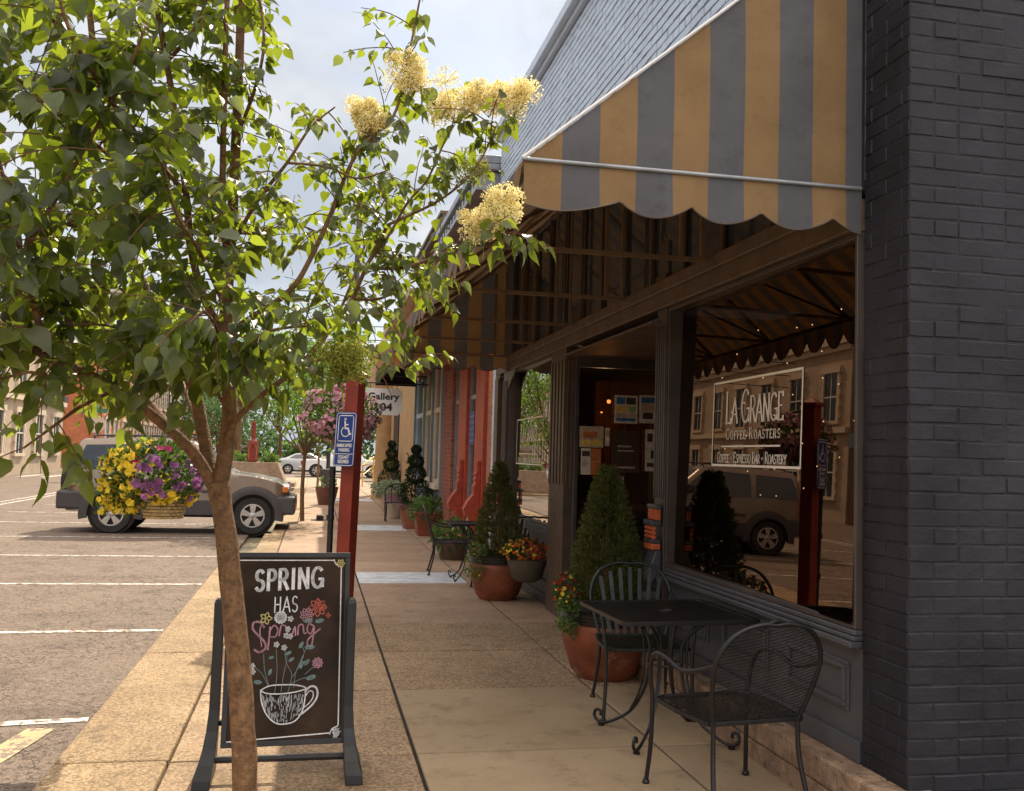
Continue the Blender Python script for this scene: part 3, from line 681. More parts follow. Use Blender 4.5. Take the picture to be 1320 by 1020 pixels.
for y0,y1,c in((14.32,15.1,1),(16.05,16.95,1),(17.75,18.95,0)):
    q=MB().box(XF-.04,XF+.2,y0,y1,0,3.19); p=build('pilaster',q,m['redbrick'] if not c else m['redbrick_flat'],t_,bevel=.01)
    if c:
        q=MB()
        prof=[(0,1.5),(-.06,1.5),(-.06,1.34),(-.09,1.3),(-.07,1.26),(-.09,1.22),(-.07,1.18),(-.1,1.12),(-.1,1.0),(-.18,.9),(-.24,.78),(-.22,.68),(-.14,.66),(-.14,.5),(-.05,.4),(0,.38)]
        q.prism([(XF-.042+a,z) for a,z in prof],lambda p_,k:(p_[0],k,p_[1]),y0+.08,y0+.3); build('scroll_bracket',q,m['redbrick_flat'],p,bevel=.008)
for y0,y1 in((14.03,14.31),(15.11,16.04),(16.96,17.74)):
    w_=build('window',MB().box(XF+.02,XF+.1,y0,y0+.06,.55,3.18).box(XF+.02,XF+.1,y1-.06,y1,.55,3.18).box(XF+.021,XF+.1,y0+.06,y1-.06,.55,.62).box(XF+.02,XF+.1,y0+.06,y1-.06,2.5,2.57),m['galv'],t_)
    build('pane',MB().box(XF+.05,XF+.06,y0+.05,y1-.05,.6,3.17),m['winglass'],w_)
    build('kick_panel',MB().box(XF+.015,XF+.12,y0,y1,0,.545),m['stone'],t_)
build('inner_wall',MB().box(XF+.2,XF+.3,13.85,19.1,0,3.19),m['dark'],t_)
q=MB(); q.box(XF+.0,XF+.012,15.5,15.9,1.9,2.45)
fl=thing('flag_panel','small starry flag hanging in the red storefront window','flag',(XF-.0,15.7,1.75))
build('cloth',MB().box(XF+.005,XF+.013,15.45,15.95,1.75,2.3),m['blue'],fl)
q=MB()
for a in range(5):
    for b in range(5):
        cy0,cz=15.52+a*.09,1.82+b*.1
        pts=[(XF+.003,cy0+.022*(1 if k%2==0 else .42)*math.sin(k*PI/5),cz+.022*(1 if k%2==0 else .42)*math.cos(k*PI/5)) for k in range(10)]
        q.add(pts,[tuple(range(10))])
build('stars',q,m['white'],fl)
# grey brick gallery
t_=thing('grey_brick_gallery','grey blue brick gallery with tall timber windows and a pale stone sill','shop',(3.5,22,0))
build('wall',MB().box(XF,9,19.22,24.6,0,.86),m['greybrick'],t_)
build('pier',MB().box(XF,9,19.22,19.62,.861,3.4),m['greybrick'],t_)
build('stone_sill',MB().box(XF-.1,XF+.2,19.63,24.55,.862,.98),m['stone2'],t_,bevel=.01)
build('upper_wall',MB().box(XF,9,19.22,24.6,3.41,6.3),m['redbrick'],t_)
q=MB().box(2.35,2.7,19.22,24.6,6.302,6.42).box(2.3,2.7,19.22,24.6,6.424,6.5); build('cornice',q,m['beam'],t_,bevel=.01)
for k,(y0,y1) in enumerate(((19.66,20.7),(20.95,22.3),(22.55,24.4))):
    w_=build('window',MB().box(XF-.02,XF+.1,y0,y0+.09,.985,3.4).box(XF-.02,XF+.1,y1-.09,y1,.985,3.4).box(XF-.0201,XF+.1,y0+.09,y1-.09,2.45,2.55).box(XF-.02,XF+.1,y0+.09,y1-.09,.985,1.06),m['stone2'] if k!=2 else m['slate_light'],t_)
    build('pane',MB().box(XF+.03,XF+.04,y0+.08,y1-.08,1.0,3.39),m['winglass'],w_)
for y0 in(20.72,22.32,24.42): build('post',MB().box(XF-.07,XF+.1,y0,y0+.16,.985,3.4),m['graypaint'],t_)
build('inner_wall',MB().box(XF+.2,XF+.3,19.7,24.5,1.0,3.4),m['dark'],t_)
for y0 in(19.9,21.4,23.0): 
    w_=build('upper_window',MB().box(XF-.03,XF+.02,y0,y0+1,4.0,5.7),m['stone2'],t_); build('pane',MB().box(XF-.035,XF-.031,y0+.12,y0+.88,4.1,5.6),m['winglass'],w_)
# dark awning
t_=thing('dark_awning','plain dark brown canvas awning over the storefronts beyond the striped one','awning',(2.4,18.5,3.3))
q=MB(); ya,yb=14.1,24.3; A=(1.42,3.55); B=(XF-.05,4.75)
q.add([(A[0],ya,A[1]),(A[0],yb,A[1]),(B[0],yb,B[1]),(B[0],ya,B[1]),(A[0],ya,A[1]-.3),(A[0],yb,A[1]-.3),(B[0],ya,A[1]-.3),(B[0],yb,A[1]-.3)],[(0,1,2,3),(0,4,5,1),(0,3,6,4),(1,5,7,2)])
build('canopy',q,m['awdark'],t_,solid=.006)
q=MB()
for k in range(5): y=ya+.05+(yb-ya-.1)*k/4; q.bar((A[0]+.02,y,A[1]-.25),(B[0]-.02,y,A[1]-.25),.03).bar((A[0]+.02,y,A[1]-.04),(B[0]-.02,y,B[1]-.06),.03)
build('frame',q,m['black'],t_)
# beige building
t_=thing('beige_building','tan stucco building with round column at the far end of the row','building',(4,30,0))
build('wall',MB().box(XF,9,24.65,34.8,0,5.6),m['beige'],t_)
build('column',MB().lathe([(.42,0),(.42,.25),(.34,.3),(.33,3.3),(.40,3.4),(.44,3.6)],20,(2.35,33.2,0)),m['beige'],t_,smooth=35)
build('column',MB().lathe([(.30,0),(.30,.25),(.26,.3),(.25,3.3),(.30,3.4),(.34,3.6)],20,(2.5,36.5,0)),m['beige'],t_,smooth=35)
build('entablature',MB().box(1.9,6,32.6,37,3.62,5.2),m['beige'],t_,bevel=.02)
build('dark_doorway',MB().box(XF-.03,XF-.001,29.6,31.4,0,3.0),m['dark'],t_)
build('cornice',MB().box(2.2,9,24.65,34.8,5.61,5.8),m['stone'],t_)
p=thing('oval_plaque','small dark oval plaque on the tan wall','plaque',(XF-.03,26.6,1.45))
q=MB(); 
for rr,xx,mt in((1,XF-.02,'black'),(.7,XF-.03,'beige')):
    q=MB(); k=20; pts=[(xx,26.6+.42*rr*math.cos(2*PI*i/k),1.45+.15*rr*math.sin(2*PI*i/k)) for i in range(k)]; pts2=[(xx+.012,a,b) for _,a,b in pts]
    q.add(pts+pts2,[tuple(range(k)),tuple(range(2*k-1,k-1,-1))]+[(i,(i+1)%k,k+(i+1)%k,k+i) for i in range(k)]); build('oval' if rr==1 else 'oval_inset',q,m[mt],p)
# hanging gallery sign
def fontmesh(txt,size,o,u,v,nr,th=.002,bold=0.0,xs=1.,align='CENTER'):
    c=bpy.data.curves.new('t','FONT'); c.body=txt; c.size=size; c.align_x=align; c.offset=bold; c.extrude=0; c.resolution_u=3
    ob=bpy.data.objects.new('t',c); COL.objects.link(ob); bpy.context.view_layer.update()
    me=bpy.data.meshes.new_from_object(ob.evaluated_get(bpy.context.evaluated_depsgraph_get()))
    q=MB(); q.add([Vector(o)+u*(p.co.x*xs)+v*p.co.y+nr*th for p in me.vertices],[tuple(p.vertices) for p in me.polygons])
    bpy.data.objects.remove(ob); bpy.data.curves.remove(c); bpy.data.meshes.remove(me); return q
gs=thing('hanging_sign','white hanging sign board reading Gallery 104 with clipped corners','sign',(2.45,22,3.0))
c0=ony(494,518,22.); hw,hh,ch=.43,.30,.09
poly=[(-hw+ch,-hh),(hw-ch,-hh),(hw,-hh+ch),(hw,hh-ch),(hw-ch,hh),(-hw+ch,hh),(-hw,hh-ch),(-hw,-hh+ch)]
build('board',MB().prism([(c0.x+a,c0.z+b) for a,b in poly],lambda p_,k:(p_[0],k,p_[1]),21.99,22.03),m['white'],gs)
X1,Y0,Z1=Vector((1,0,0)),Vector((0,-1,0)),Vector((0,0,1))
build('lettering',fontmesh('Gallery',.21,(c0.x,21.99,c0.z+.05),X1,Z1,Y0,.004,.006,1.15),m['black'],gs)
build('lettering',fontmesh('104',.24,(c0.x,21.99,c0.z-.2),X1,Z1,Y0,.004,.008,1.15),m['black'],gs)
build('bracket',MB().tube([(2.5,22.01,c0.z+.42),(c0.x-.4,22.01,c0.z+.42)],.015,6).tube([(c0.x-.3,22.01,c0.z+.42),(c0.x-.3,22.01,c0.z+.29)],.008,6).tube([(c0.x+.3,22.01,c0.z+.42),(c0.x+.3,22.01,c0.z+.29)],.008,6),m['black'],gs)
# ================================================================== BUILDINGS ACROSS THE STREET
def facade_building(name,label,y0,y1,xf,h,wallm,floors,trim,roofh=.4,cat='building',depth=12,bayw=3.1,ww=1.25,x1=None,ground=True):
    t_=thing(name,label,cat,(xf-1,(y0+y1)/2,0))
    build('wall',MB().box(xf-depth,xf,y0,y1,-.2,h),m[wallm],t_)
    build('cornice',MB().box(xf-depth-.1,xf+.25,y0-.05,y1+.05,h+.002,h+.3).box(xf-.002,xf+.14,y0,y1,h-.28,h-.002),m[trim],t_,bevel=.02)
    n_=max(1,int((y1-y0)/bayw)); 
    for (z0,z1) in floors:
        for k in range(n_):
            yc=y0+(k+.5)*(y1-y0)/n_; a,b=yc-ww/2,yc+ww/2
            q=MB().box(xf+.001,xf+.10,a-.22,a,z0,z1).box(xf+.001,xf+.10,b,b+.22,z0,z1).box(xf+.001,xf+.14,a-.32,b+.32,z1+.001,z1+.28).box(xf+.001,xf+.14,a-.3,b+.3,z0-.15,z0-.001)
            for j in range(int((z1-z0)/.5)): q.box(xf+.001,xf+.12,a-.34,a-.221,z0+.1+j*.5,z0+.35+j*.5).box(xf+.001,xf+.12,b+.221,b+.34,z0+.1+j*.5,z0+.35+j*.5)
            w_=build('window',q,m[trim],t_)
            build('pane',MB().box(xf+.001,xf+.03,a+.002,b-.002,z0+.002,z1-.002),m['winglass'],w_)
            build('sash_bar',MB().box(xf+.031,xf+.06,a+.002,b-.002,(z0+z1)/2-.03,(z0+z1)/2+.03).box(xf+.031,xf+.05,yc-.025,yc+.025,z0+.002,z1-.002),m['white' if trim!='brownbrick' else 'beam'],w_)
    return t_
fb=facade_building('cream_stone_building','cream stone two storey building with quoined windows across the street',38.3,63,-15,7.6,'stone',((1.0,3.1),(4.3,6.4)),'stone2')
build('string_course',MB().box(-15,-14.8,38.3,63,3.75,4.0),m['stone2'],fb)
f=thing('wall_planter','small planter of dark plants on the cream building','planter',(-14.8,61,3.9)); build('box',MB().box(-14.8,-14.4,60.6,61.5,4.01,4.3),m['clad'],f)
bb=facade_building('brown_brick_building','dark brown brick two storey building with a dark shopfront across the street',18,38,-15,8.4,'brownbrick',((4.6,6.8),),'brownbrick')
build('shopfront',MB().box(-14.99,-14.7,18.2,37.8,3.1,3.7),m['graypaint'],bb)
for k in range(6):
    w_=build('shop_window',MB().box(-14.99,-14.86,18.6+k*3.2,18.75+k*3.2,0,3.09).box(-14.99,-14.86,21.1+k*3.2,21.25+k*3.2,0,3.09).box(-14.99,-14.861,18.75+k*3.2,21.1+k*3.2,0,.5),m['trim'],bb); build('pane',MB().box(-14.98,-14.95,18.76+k*3.2,21.09+k*3.2,.51,3.08),m['winglass'],w_)
facade_building('red_brick_building','plain red brick two storey building across the street near the camera',-6,17.8,-15,8.0,'redbrick',((1.0,3.0),(4.5,6.5)),'stone')
ob_=facade_building('orange_building','bright orange brick corner building behind the stop sign',74,90,-15,8.6,'orangebrick',((1.2,3.4),(4.9,7.2)),'stone2')
facade_building('tall_red_building','narrow red brick building with stone window heads beyond the orange one',90.3,104,-15,9.4,'redbrick',((1.2,3.4),(5.2,7.8)),'stone2',bayw=2.4,ww=1.1)
facade_building('white_window_building','dark red building with tall white upper windows further down the row',104.3,120,-15,8.2,'brownbrick',((4.4,6.9),),'white',bayw=2.6)
aw2=facade_building('far_orange_building','farthest low orange building with pale window awnings in the row',120.3,140,-15,7.2,'orangebrick',((4.0,6.0),),'stone2',bayw=4)
for k in range(4):
    y=123+k*4.4; q=MB(); q.add([(-15,y,6.3),(-15,y+2.2,6.3),(-13.9,y+2.2,5.3),(-13.9,y,5.3)],[(0,1,2,3)]); build('window_awning',q,m['white'],aw2,solid=.02)
0 and facade_building('left_corner_building','low pale building beyond the cross street at the left edge','8',0,1,0,1,'stone',(),'stone2') if False else None

# stop sign seen from behind with green street name plates
def oct_(cx_,cz,r,y,th): return MB().prism([(cx_+r*math.cos(R(22.5+45*i)),cz+r*math.sin(R(22.5+45*i))) for i in range(8)],lambda p_,k:(p_[0],k,p_[1]),y,y+th)
c=ony(124,547,47.)
ss=thing('stop_sign','back of an octagonal stop sign with green street name plates on top','sign',(c.x,47,-.1))
build('plate',oct_(c.x,c.z,.42,46.97,.02),m['stone2'],ss); build('post',MB().box(c.x-.03,c.x+.03,46.995,47.05,-.1,c.z+1.0),m['galv'],ss)
build('name_plate',MB().box(c.x-.4,c.x+.45,46.99,47.01,c.z+.52,c.z+.72),M('sign_green',(.02,.2,.13),.5,bump=0),ss)
build('name_plate',MB().box(c.x-.012,c.x+.012,46.6,47.4,c.z+.74,c.z+.92),bpy.data.materials['sign_green'],ss)
# ================================================================== POLE, WIRES
b0=ony(450,600,31.)
up=thing('utility_pole','tall dark utility pole with a street lamp arm rising above the red post','pole',(b0.x,31,0))
build('pole',MB().tube([(b0.x,31,-.1),(b0.x+.02,31,9.7)],[.11,.08],10),m['trim'],up,smooth=60)
lz=ony(470,398,31.).z; build('lamp_arm',MB().tube([(b0.x,31,lz-.1),(b0.x+.3,31,lz),(b0.x+.75,31,lz+.02)],.025,8),m['galv'],up)
build('lamp_head',MB().lathe([(.001,-.1),(.08,-.09),(.12,0),(.06,.06),(.001,.07)],12,(b0.x+.82,31,lz),closed=True),m['galv'],up,smooth=60)
for k,(z,yy) in enumerate(((7.3,44),(6.7,44.2),(6.15,44.4))):
    o=build('power_line',MB().tube(smooth_path([(-45,yy,z+.7),(-20,yy,z),(-2,yy,z-.15),(14,yy,z+.3),(45,yy,z+1)],5),.02,5),m['black'])
    tag(o,('highest','middle','lowest')[k]+' of the three thin black wires crossing the sky above the street end','wire','overhead wires')
# ================================================================== RED POST, SIGN, BASKET
RP=Vector((.31,9.14,0)); pr=R(33); w=.135
ca,sa=math.cos(pr),math.sin(pr); lean=Vector((.035,0,1)).normalized()
def rp(a,b,z): return Vector((RP.x+a*ca-b*sa*-1*-1, RP.y+0,z))
ex=Vector((math.cos(-R(33)),math.sin(-R(33)),0)); ey=Vector((-ex.y,ex.x,0))   # -ex = left face normal side, -ey = right face
ex=Vector((math.cos(R(-55+22)),math.sin(R(-55+22)),0)); ey=Vector((-ex.y,ex.x,0))
post=thing('red_post','barn red square timber post carrying the blue parking sign','post',(RP.x,RP.y,0))
def pbox(q,hw,z0,z1,hw2=None):
    hw2=hw2 or hw; vs=[]
    for z,h_ in((z0,hw),(z1,hw2)):
        for a,b in((-1,-1),(1,-1),(1,1),(-1,1)): vs.append(RP+ex*(a*h_)+ey*(b*h_)+Vector((.02*z,0,z)))
    q.add(vs,[(0,3,2,1),(4,5,6,7),(0,1,5,4),(1,2,6,5),(2,3,7,6),(3,0,4,7)]); return q
build('shaft',pbox(MB(),w/2,0,2.28),m['redpaint'],post,bevel=.006)
build('cap',pbox(pbox(MB(),w/2+.025,2.282,2.31),w/2+.02,2.312,2.37,.004),m['redpaint'],post)
build('base_collar',pbox(MB(),w/2+.02,0,.16),m['redpaint'],post,bevel=.005)
ha=RP+Vector((.02*2.2,0,2.24)); build('hanger_arm',MB().tube([ha+ey*.0,ha+Vector((-.1,.3,.03)),ha+Vector((-.02,.5,.0))],.012,8),m['black'],post)
dp=thing('drain_pipe','thin black pipe standing against the red post','pipe',(.17,9.24,0)); build('pipe',MB().tube([(.17,9.24,0),(.175,9.24,1.45)],.028,10),m['black'],dp,smooth=60)
build('clamp',MB().tube([(.17,9.24,.55),(.17,9.24,.60)],.037,10),m['black'],dp); build('clamp',MB().tube([(.17,9.24,.95),(.17,9.24,1.0)],.037,10),m['black'],dp)
# parking sign
sn=-ex; sn=Vector((sn.x*1,sn.y,0)).normalized()
sn=Vector((-.62,-.78,0)).normalized(); su=Vector((-sn.y,sn.x,0)); 
if su.x<0: su=-su
so_=Vector((.27,9.04,1.705)); SW,SH=.235,.50
pk_=thing('parking_sign','blue handicapped parking sign fixed to the red post','sign',(so_.x,so_.y,1.45))
def rrect(W,H,r,n=5):
    out=[]
    for cx_,cy_2,a0 in((W/2-r,H/2-r,0),(-W/2+r,H/2-r,90),(-W/2+r,-H/2+r,180),(W/2-r,-H/2+r,270)):
        out+= [(cx_+r*math.cos(R(a0+90*i/n)),cy_2+r*math.sin(R(a0+90*i/n))) for i in range(n+1)]
    return out
sv=Vector((.035,0,1)).normalized()
build('plate',MB().prism(rrect(SW,SH,.03),lambda p_,k:so_+su*p_[0]+sv*p_[1]+sn*k,-.003,.0),m['blue'],pk_)
q=MB(); c_=rrect(SW-.02,SH-.02,.024); q.ribbon(c_+[c_[0]],.005,so_,su,sv,sn,.001)
c_=[(a,b+.10) for a,b in rrect(SW-.07,.235,.02)]; q.ribbon(c_+[c_[0]],.007,so_,su,sv,sn,.001)
q.ribbon([(-SW/2+.02,-.135),(SW/2-.02,-.135)],.005,so_,su,sv,sn,.001); build('border',q,m['white'],pk_)
q=MB(); q.ribbon(arc(-.01,.185,.006,.006,0,360,8),.012,so_,su,sv,sn,.001)
q.ribbon([(-.012,.165),(-.005,.10),(.028,.10),(.045,.045),(.062,.052)],.015,so_,su,sv,sn,.001); q.ribbon([(-.01,.135),(.025,.135)],.010,so_,su,sv,sn,.001)
q.ribbon(arc(0,.07,.045,.045,125,375,18),.010,so_,su,sv,sn,.001); build('wheelchair_symbol',q,m['white'],pk_)
q=MB()
for tx,yy in(('HANDICAPPED',-.07),('PARKING',-.112),('PERMIT',-.178),('REQUIRED',-.218)):
    W_=.17 if len(tx)>8 else .125; write(q,tx,-W_/2,yy,.028,.0055,so_,su,sv,sn,.001,serif=False,calli=1,fit=W_)
build('lettering',q,m['white'],pk_)
# ================================================================== FOLIAGE HELPERS
def leaf_simple(q,p,d,n_,L,W):
    d=d.normalized(); s=d.cross(n_)
    if s.length<1e-3: s=d.orthogonal()
    s.normalize(); n2=s.cross(d)
    a=p; b=p+d*L*.45+s*W/2+n2*L*.06; c=p+d*L-n2*L*.1; e=p+d*L*.45-s*W/2+n2*L*.06
    q.add([a,b,c,e],[(0,1,2),(0,2,3)])
def rdir(rs,up=0):
    while 1:
        v=Vector((rs.uniform(-1,1),rs.uniform(-1,1),rs.uniform(-1,1)))
        if .05<v.length<1: v.normalize(); v.z+=up; return v.normalized()
def petal_flower(q,p,n_,r,rs,k=5,cup=.35):
    n_=n_.normalized(); a=n_.orthogonal().normalized(); b=n_.cross(a); o=rs.uniform(0,6)
    vs=[p-n_*r*cup]
    for i in range(k*2):
        an=o+PI*i/k; rr=r*(1 if i%2==0 else .78); vs.append(p+(a*math.cos(an)+b*math.sin(an))*rr+n_*(rs.uniform(-.1,.1)*r))
    q.add(vs,[(0,i+1,(i+1)%(2*k)+1) for i in range(2*k)])
def mound(parent,c,rx,ry,rz,nleaf,flowers,seed,ls=.045,lm='pet_leaf',droop=.3,prefer=None):
    """flowers: list of (name, material, count, radius, region(dir)->bool)"""
    rs=random.Random(seed); c=Vector(c); q=MB()
    def surf(d,k=1.):
        bmp=1+.16*noise.noise(Vector((d.x*2.3,d.y*2.3,d.z*2.3+seed)))+.1*noise.noise(Vector((d.x*6,d.y*6,d.z*6+seed)))
        p=c+Vector((d.x*rx,d.y*ry,d.z*rz))*bmp*k
        if d.z<0: p.z-=droop*rs.random()*rz*.5
        return p
    for i in range(nleaf):
        d=rdir(rs); k=1-.5*rs.random()**1.8; leaf_simple(q,surf(d,k),(d+rdir(rs)*.8),d+rdir(rs)*.5,ls*rs.uniform(.7,1.3),ls*.6)
    build('foliage',q,m[lm],parent)
    for nm,mt,cnt,r_,reg in flowers:
        q=MB(); i=0; tries=0
        while i<cnt and tries<cnt*60:
            tries+=1; d=rdir(rs)
            if not reg(d): continue
            i+=1; p=surf(d,1.0+rs.uniform(-.06,.07)); petal_flower(q,p,(d+rdir(rs)*.45+Vector((-.0,-.25,.1))),r_*rs.uniform(.75,1.15),rs)
        build(nm,q,m[mt],parent)
# pink basket behind the red post
pb_=thing('pink_flower_basket','hanging basket of pink petunias behind the red post','flower basket',(.22,9.7,2.2))
mound(pb_,(.24,9.72,1.97),.37,.30,.27,1700,[('pink_flowers','pink',420,.030,lambda d:d.z>-.9),('red_flowers','magenta',26,.035,lambda d:d.z>.7)],11)
build('basket',MB().lathe([(.02,-.16),(.12,-.14),(.17,-.02),(.18,0)],16,(.24,9.72,1.9)),m['beam'],pb_)
for k in range(3):
    a=k*2.1; build('chain',MB().tube([(.24+.15*math.cos(a),9.72+.15*math.sin(a),1.95),(.24,9.64,2.26)],.004,4),m['black'],pb_)
# yellow and purple basket
YB_=at(204,626,6.1)
yb_=thing('yellow_flower_basket','hanging wicker basket of yellow and purple petunias in front of the parked car','flower basket',tuple(YB_+Vector((0,0,.8))))
rgt=RT0
def fx(d): return d.dot(rgt)
mc=YB_+Vector((-.02,0,.09))
mound(yb_,mc,.30,.27,.19,1500,[('yellow_flowers','yellow',300,.027,lambda d:fx(d)<-.05 or (fx(d)>.1 and d.z<-.55) ),('purple_flowers','purple',85,.031,lambda d:fx(d)>-.05 and d.z<.45 and d.z>-.7),('magenta_flowers','magenta',7,.03,lambda d:d.z>.3)],21,droop=.5)
# trailing yellow curtain at the left
rs=random.Random(3); q=MB(); ql=MB()
for i in range(190):
    p=YB_+rgt*rs.uniform(-.34,-.13)+Vector((0,rs.uniform(-.16,.1),rs.uniform(-.17,.05))); petal_flower(q,p,Vector((0,-1,.1))+rdir(rs)*.6,.024*rs.uniform(.8,1.1),rs)
    for j in range(3): leaf_simple(ql,p+rdir(rs)*.03,rdir(rs),rdir(rs),.04,.02)
build('trailing_yellow_flowers',q,m['yellow'],yb_); build('trailing_leaves',ql,m['pet_leaf'],yb_)
bc=YB_+Vector((.04,0,-.115)); q=MB()
bp=[]
for j in range(9):
    rr=.105+.04*j/8; bp.append((rr,-.085+.17*j/8))
build('basket_liner',MB().lathe([(r-.004,z) for r,z in bp],24,bc,closed=False),m['beam'],yb_)
q=MB()
for j in range(9):
    rr=.107+.04*j/8; z=-.08+.165*j/8
    pts=[(bc.x+(rr+.006*(1 if (i+j)%2 else -1))*math.cos(2*PI*i/44),bc.y+(rr+.006*(1 if (i+j)%2 else -1))*math.sin(2*PI*i/44),bc.z+z) for i in range(45)]
    q.tube(pts,.0095,6,cap=False)
build('wicker_basket',q,M('wicker',(.46,.33,.15),.75,var=.3,vs=30),yb_,smooth=60)
for k in range(3):
    a=k*2.1; build('chain',MB().tube([bc+Vector((.14*math.cos(a),.14*math.sin(a),.08)),bc+Vector((0,0,.62)),],.0035,4),m['black'],yb_)
build('hook',MB().tube([bc+Vector((0,0,.62)),bc+Vector((0,0,1.02))],.004,5),m['black'],yb_)
# ================================================================== POTS AND SPRUCES
def pot_mesh(r,h,c=(0,0,0),rim=.06):
    return MB().lathe([(r*.60,0),(r*.74,h*.12),(r*.90,h*.45),(r*.98,h*.72),(r*.97,h*.80),(r*.95,h*.81),(r*.90,h*.82)],32,c), c
def rim_mesh(r,h,c=(0,0,0)):
    pr=[(r*.95,h*.80)]
    for k in range(4):
        z=h*(.81+.045*k); pr+=[(r*.97,z),(r*1.0,z+h*.012),(r*.97,z+h*.028)]
    pr+=[(r*.99,h*.985),(r*1.01,h),(r*.9,h),(r*.88,h*.93)]
    return MB().lathe(pr,32,c,closed=True)
def spruce_pot(name,loc,r,h,th,tr,label,seed,n=9000):
    t_=thing('spruce_in_pot',label,'potted tree',loc,'potted dwarf spruces'); c=Vector(loc)
    build('pot',pot_mesh(r,h,c)[0],m['terra'],t_,smooth=50); build('pot_rim',rim_mesh(r,h,c),m['potrim'],t_,smooth=40)
    build('soil',MB().lathe([(.001,h*.95),(r*.89,h*.94)],24,c,closed=True),m['soil'],t_)
    build('stem',MB().tube([c+Vector((0,0,h*.9)),c+Vector((.01,0,h+th*.9))],[.03,.006],8),m['bark'],t_)
    rs=random.Random(seed); q=MB()
    for i in range(n):
        t=rs.random()**.85; a=rs.uniform(0,2*PI); z=t*th
        prof=(math.sin(min(1,(t+.06)*3.2)*PI/2)*(1-t)**.78)
        rr=tr*prof*(1+.30*noise.noise(Vector((math.cos(a)*1.6,math.sin(a)*1.6,t*5+seed)))+.34*noise.noise(Vector((math.cos(a)*4.5,math.sin(a)*4.5,t*13+seed))))
        rr*=1-.45*rs.random()**2.5
        p=c+Vector((rr*math.cos(a),rr*math.sin(a),h*.93+z)); d=Vector((math.cos(a),math.sin(a),.55))+rdir(rs)*.55
        leaf_simple(q,p,d,rdir(rs),rs.uniform(.02,.042),.007+.004*rs.random())
    # tufts
    for i in range(int(n*.055)):
        t=rs.random()**.85; a=rs.uniform(0,2*PI); prof=(math.sin(min(1,(t+.06)*3.2)*PI/2)*(1-t)**.78)
        rr=tr*prof*rs.uniform(.8,1.12); p=c+Vector((rr*math.cos(a),rr*math.sin(a),h*.93+t*th)); d0=Vector((math.cos(a),math.sin(a),.8)).normalized()
        for k in range(16): leaf_simple(q,p+d0*.06*rs.random(),d0+rdir(rs)*.8,rdir(rs),rs.uniform(.02,.04),.008)
    build('foliage',q,m['spruce'],t_); return t_
t1=spruce_pot('a',(2.15,6.95,0),.335,.50,1.04,.29,'large dwarf spruce in a terracotta pot behind the near mesh table',31,15000)
t2=spruce_pot('b',(2.06,10.75,0),.33,.50,1.02,.285,'dwarf spruce in a terracotta pot with orange flowers hooked on its rim',32,10000)
def posy(parent,c,rx,ry,rz,fl,seed,n=350,lm='fern',ls=.04): mound(parent,c,rx,ry,rz,n,fl,seed,ls=ls,lm=lm)
p_=onx(712,775,1.83); c=Vector((1.83,6.85,.60))
f1=thing('rim_flowers','red and yellow flowers with lime trailing leaves on the left rim of the near pot','flowers',tuple(c+Vector((0,0,-.1))))
mound(f1,c+Vector((0,0,.05)),.10,.10,.11,260,[('red_flowers','red_fl',45,.018,lambda d:True),('yellow_flowers','yellow',16,.018,lambda d:True)],41,ls=.03)
mound(f1,c+Vector((.0,-.06,-.10)),.08,.07,.12,380,[('lime_flowers','yellow',12,.012,lambda d:True)],42,ls=.035,lm='fern',droop=1.2)
hc=Vector((2.30,10.35,.50))
f2=thing('hanging_flower_pot','grey green half pot of orange and yellow flowers hooked on the second spruce pot','flower pot',tuple(hc-Vector((0,0,.2))))
build('pot',MB().lathe([(.10,-.26),(.17,-.22),(.21,-.06),(.22,-.02),(.2,-.02)],20,hc),M('greenish_pot',(.09,.08,.055),.6),f2,smooth=50)
mound(f2,hc+Vector((.0,0,.07)),.26,.2,.13,500,[('orange_flowers','orange_fl',150,.022,lambda d:d.z>-.6),('yellow_flowers','yellow',60,.020,lambda d:d.x<.2),('red_flowers','red_fl',50,.02,lambda d:d.x>-.2)],43,ls=.035)
f3=thing('trailing_plant','lime trailing sprigs hanging over the left rim of the second spruce pot','plant',(1.78,10.6,.3))
mound(f3,(1.78,10.55,.47),.12,.10,.16,300,[('lime_flowers','yellow',14,.014,lambda d:True)],44,ls=.04,lm='fern',droop=1.4)
# low pot with green plant, square planter, topiaries, chair, pale pot
def low_pot(loc,r,h,label,mt,lm,nl,seed,rr=1.2,square=False,ls=.12):
    t_=thing('plant_in_pot',label,'potted plant',loc,'potted plants along the storefronts'); c=Vector(loc)
    if square:
        q=MB(); vs=[c+Vector((a*r*k,b*r*k,z)) for z,k in((0,.78),(h,1)) for a,b in((-1,-1),(1,-1),(1,1),(-1,1))]
        q.add(vs,[(0,3,2,1),(4,5,6,7),(0,1,5,4),(1,2,6,5),(2,3,7,6),(3,0,4,7)]); build('pot',q,m[mt],t_,bevel=.012)
        build('pot_rim',MB().box(c.x-r*1.06,c.x+r*1.06,c.y-r*1.06,c.y+r*1.06,h+.002,h+.04),m[mt],t_,bevel=.008)
    else:
        build('pot',MB().lathe([(r*.7,0),(r*.85,h*.4),(r,h*.9),(r*1.04,h),(r*.95,h),(r*.9,h*.9)],20,c,closed=False),m[mt],t_,smooth=50)
    mound(t_,c+Vector((0,0,h+.06)),r*rr,r*rr,r*.7,nl,[],seed,ls=ls,lm=lm,droop=.6); return t_
low_pot((2.12,14.75,0),.27,.30,'low wooden tub of bright green leaves beside the far table','beam','fern',320,51)
low_pot((2.27,19.0,0),.32,.42,'square terracotta planter with a bushy green fern','terra','fern',420,52,square=True)
low_pot((2.02,26.4,0),.26,.55,'pale pot of dusty grey leaves between the two topiaries','stone','pale_leaf',400,53,rr=1.7)
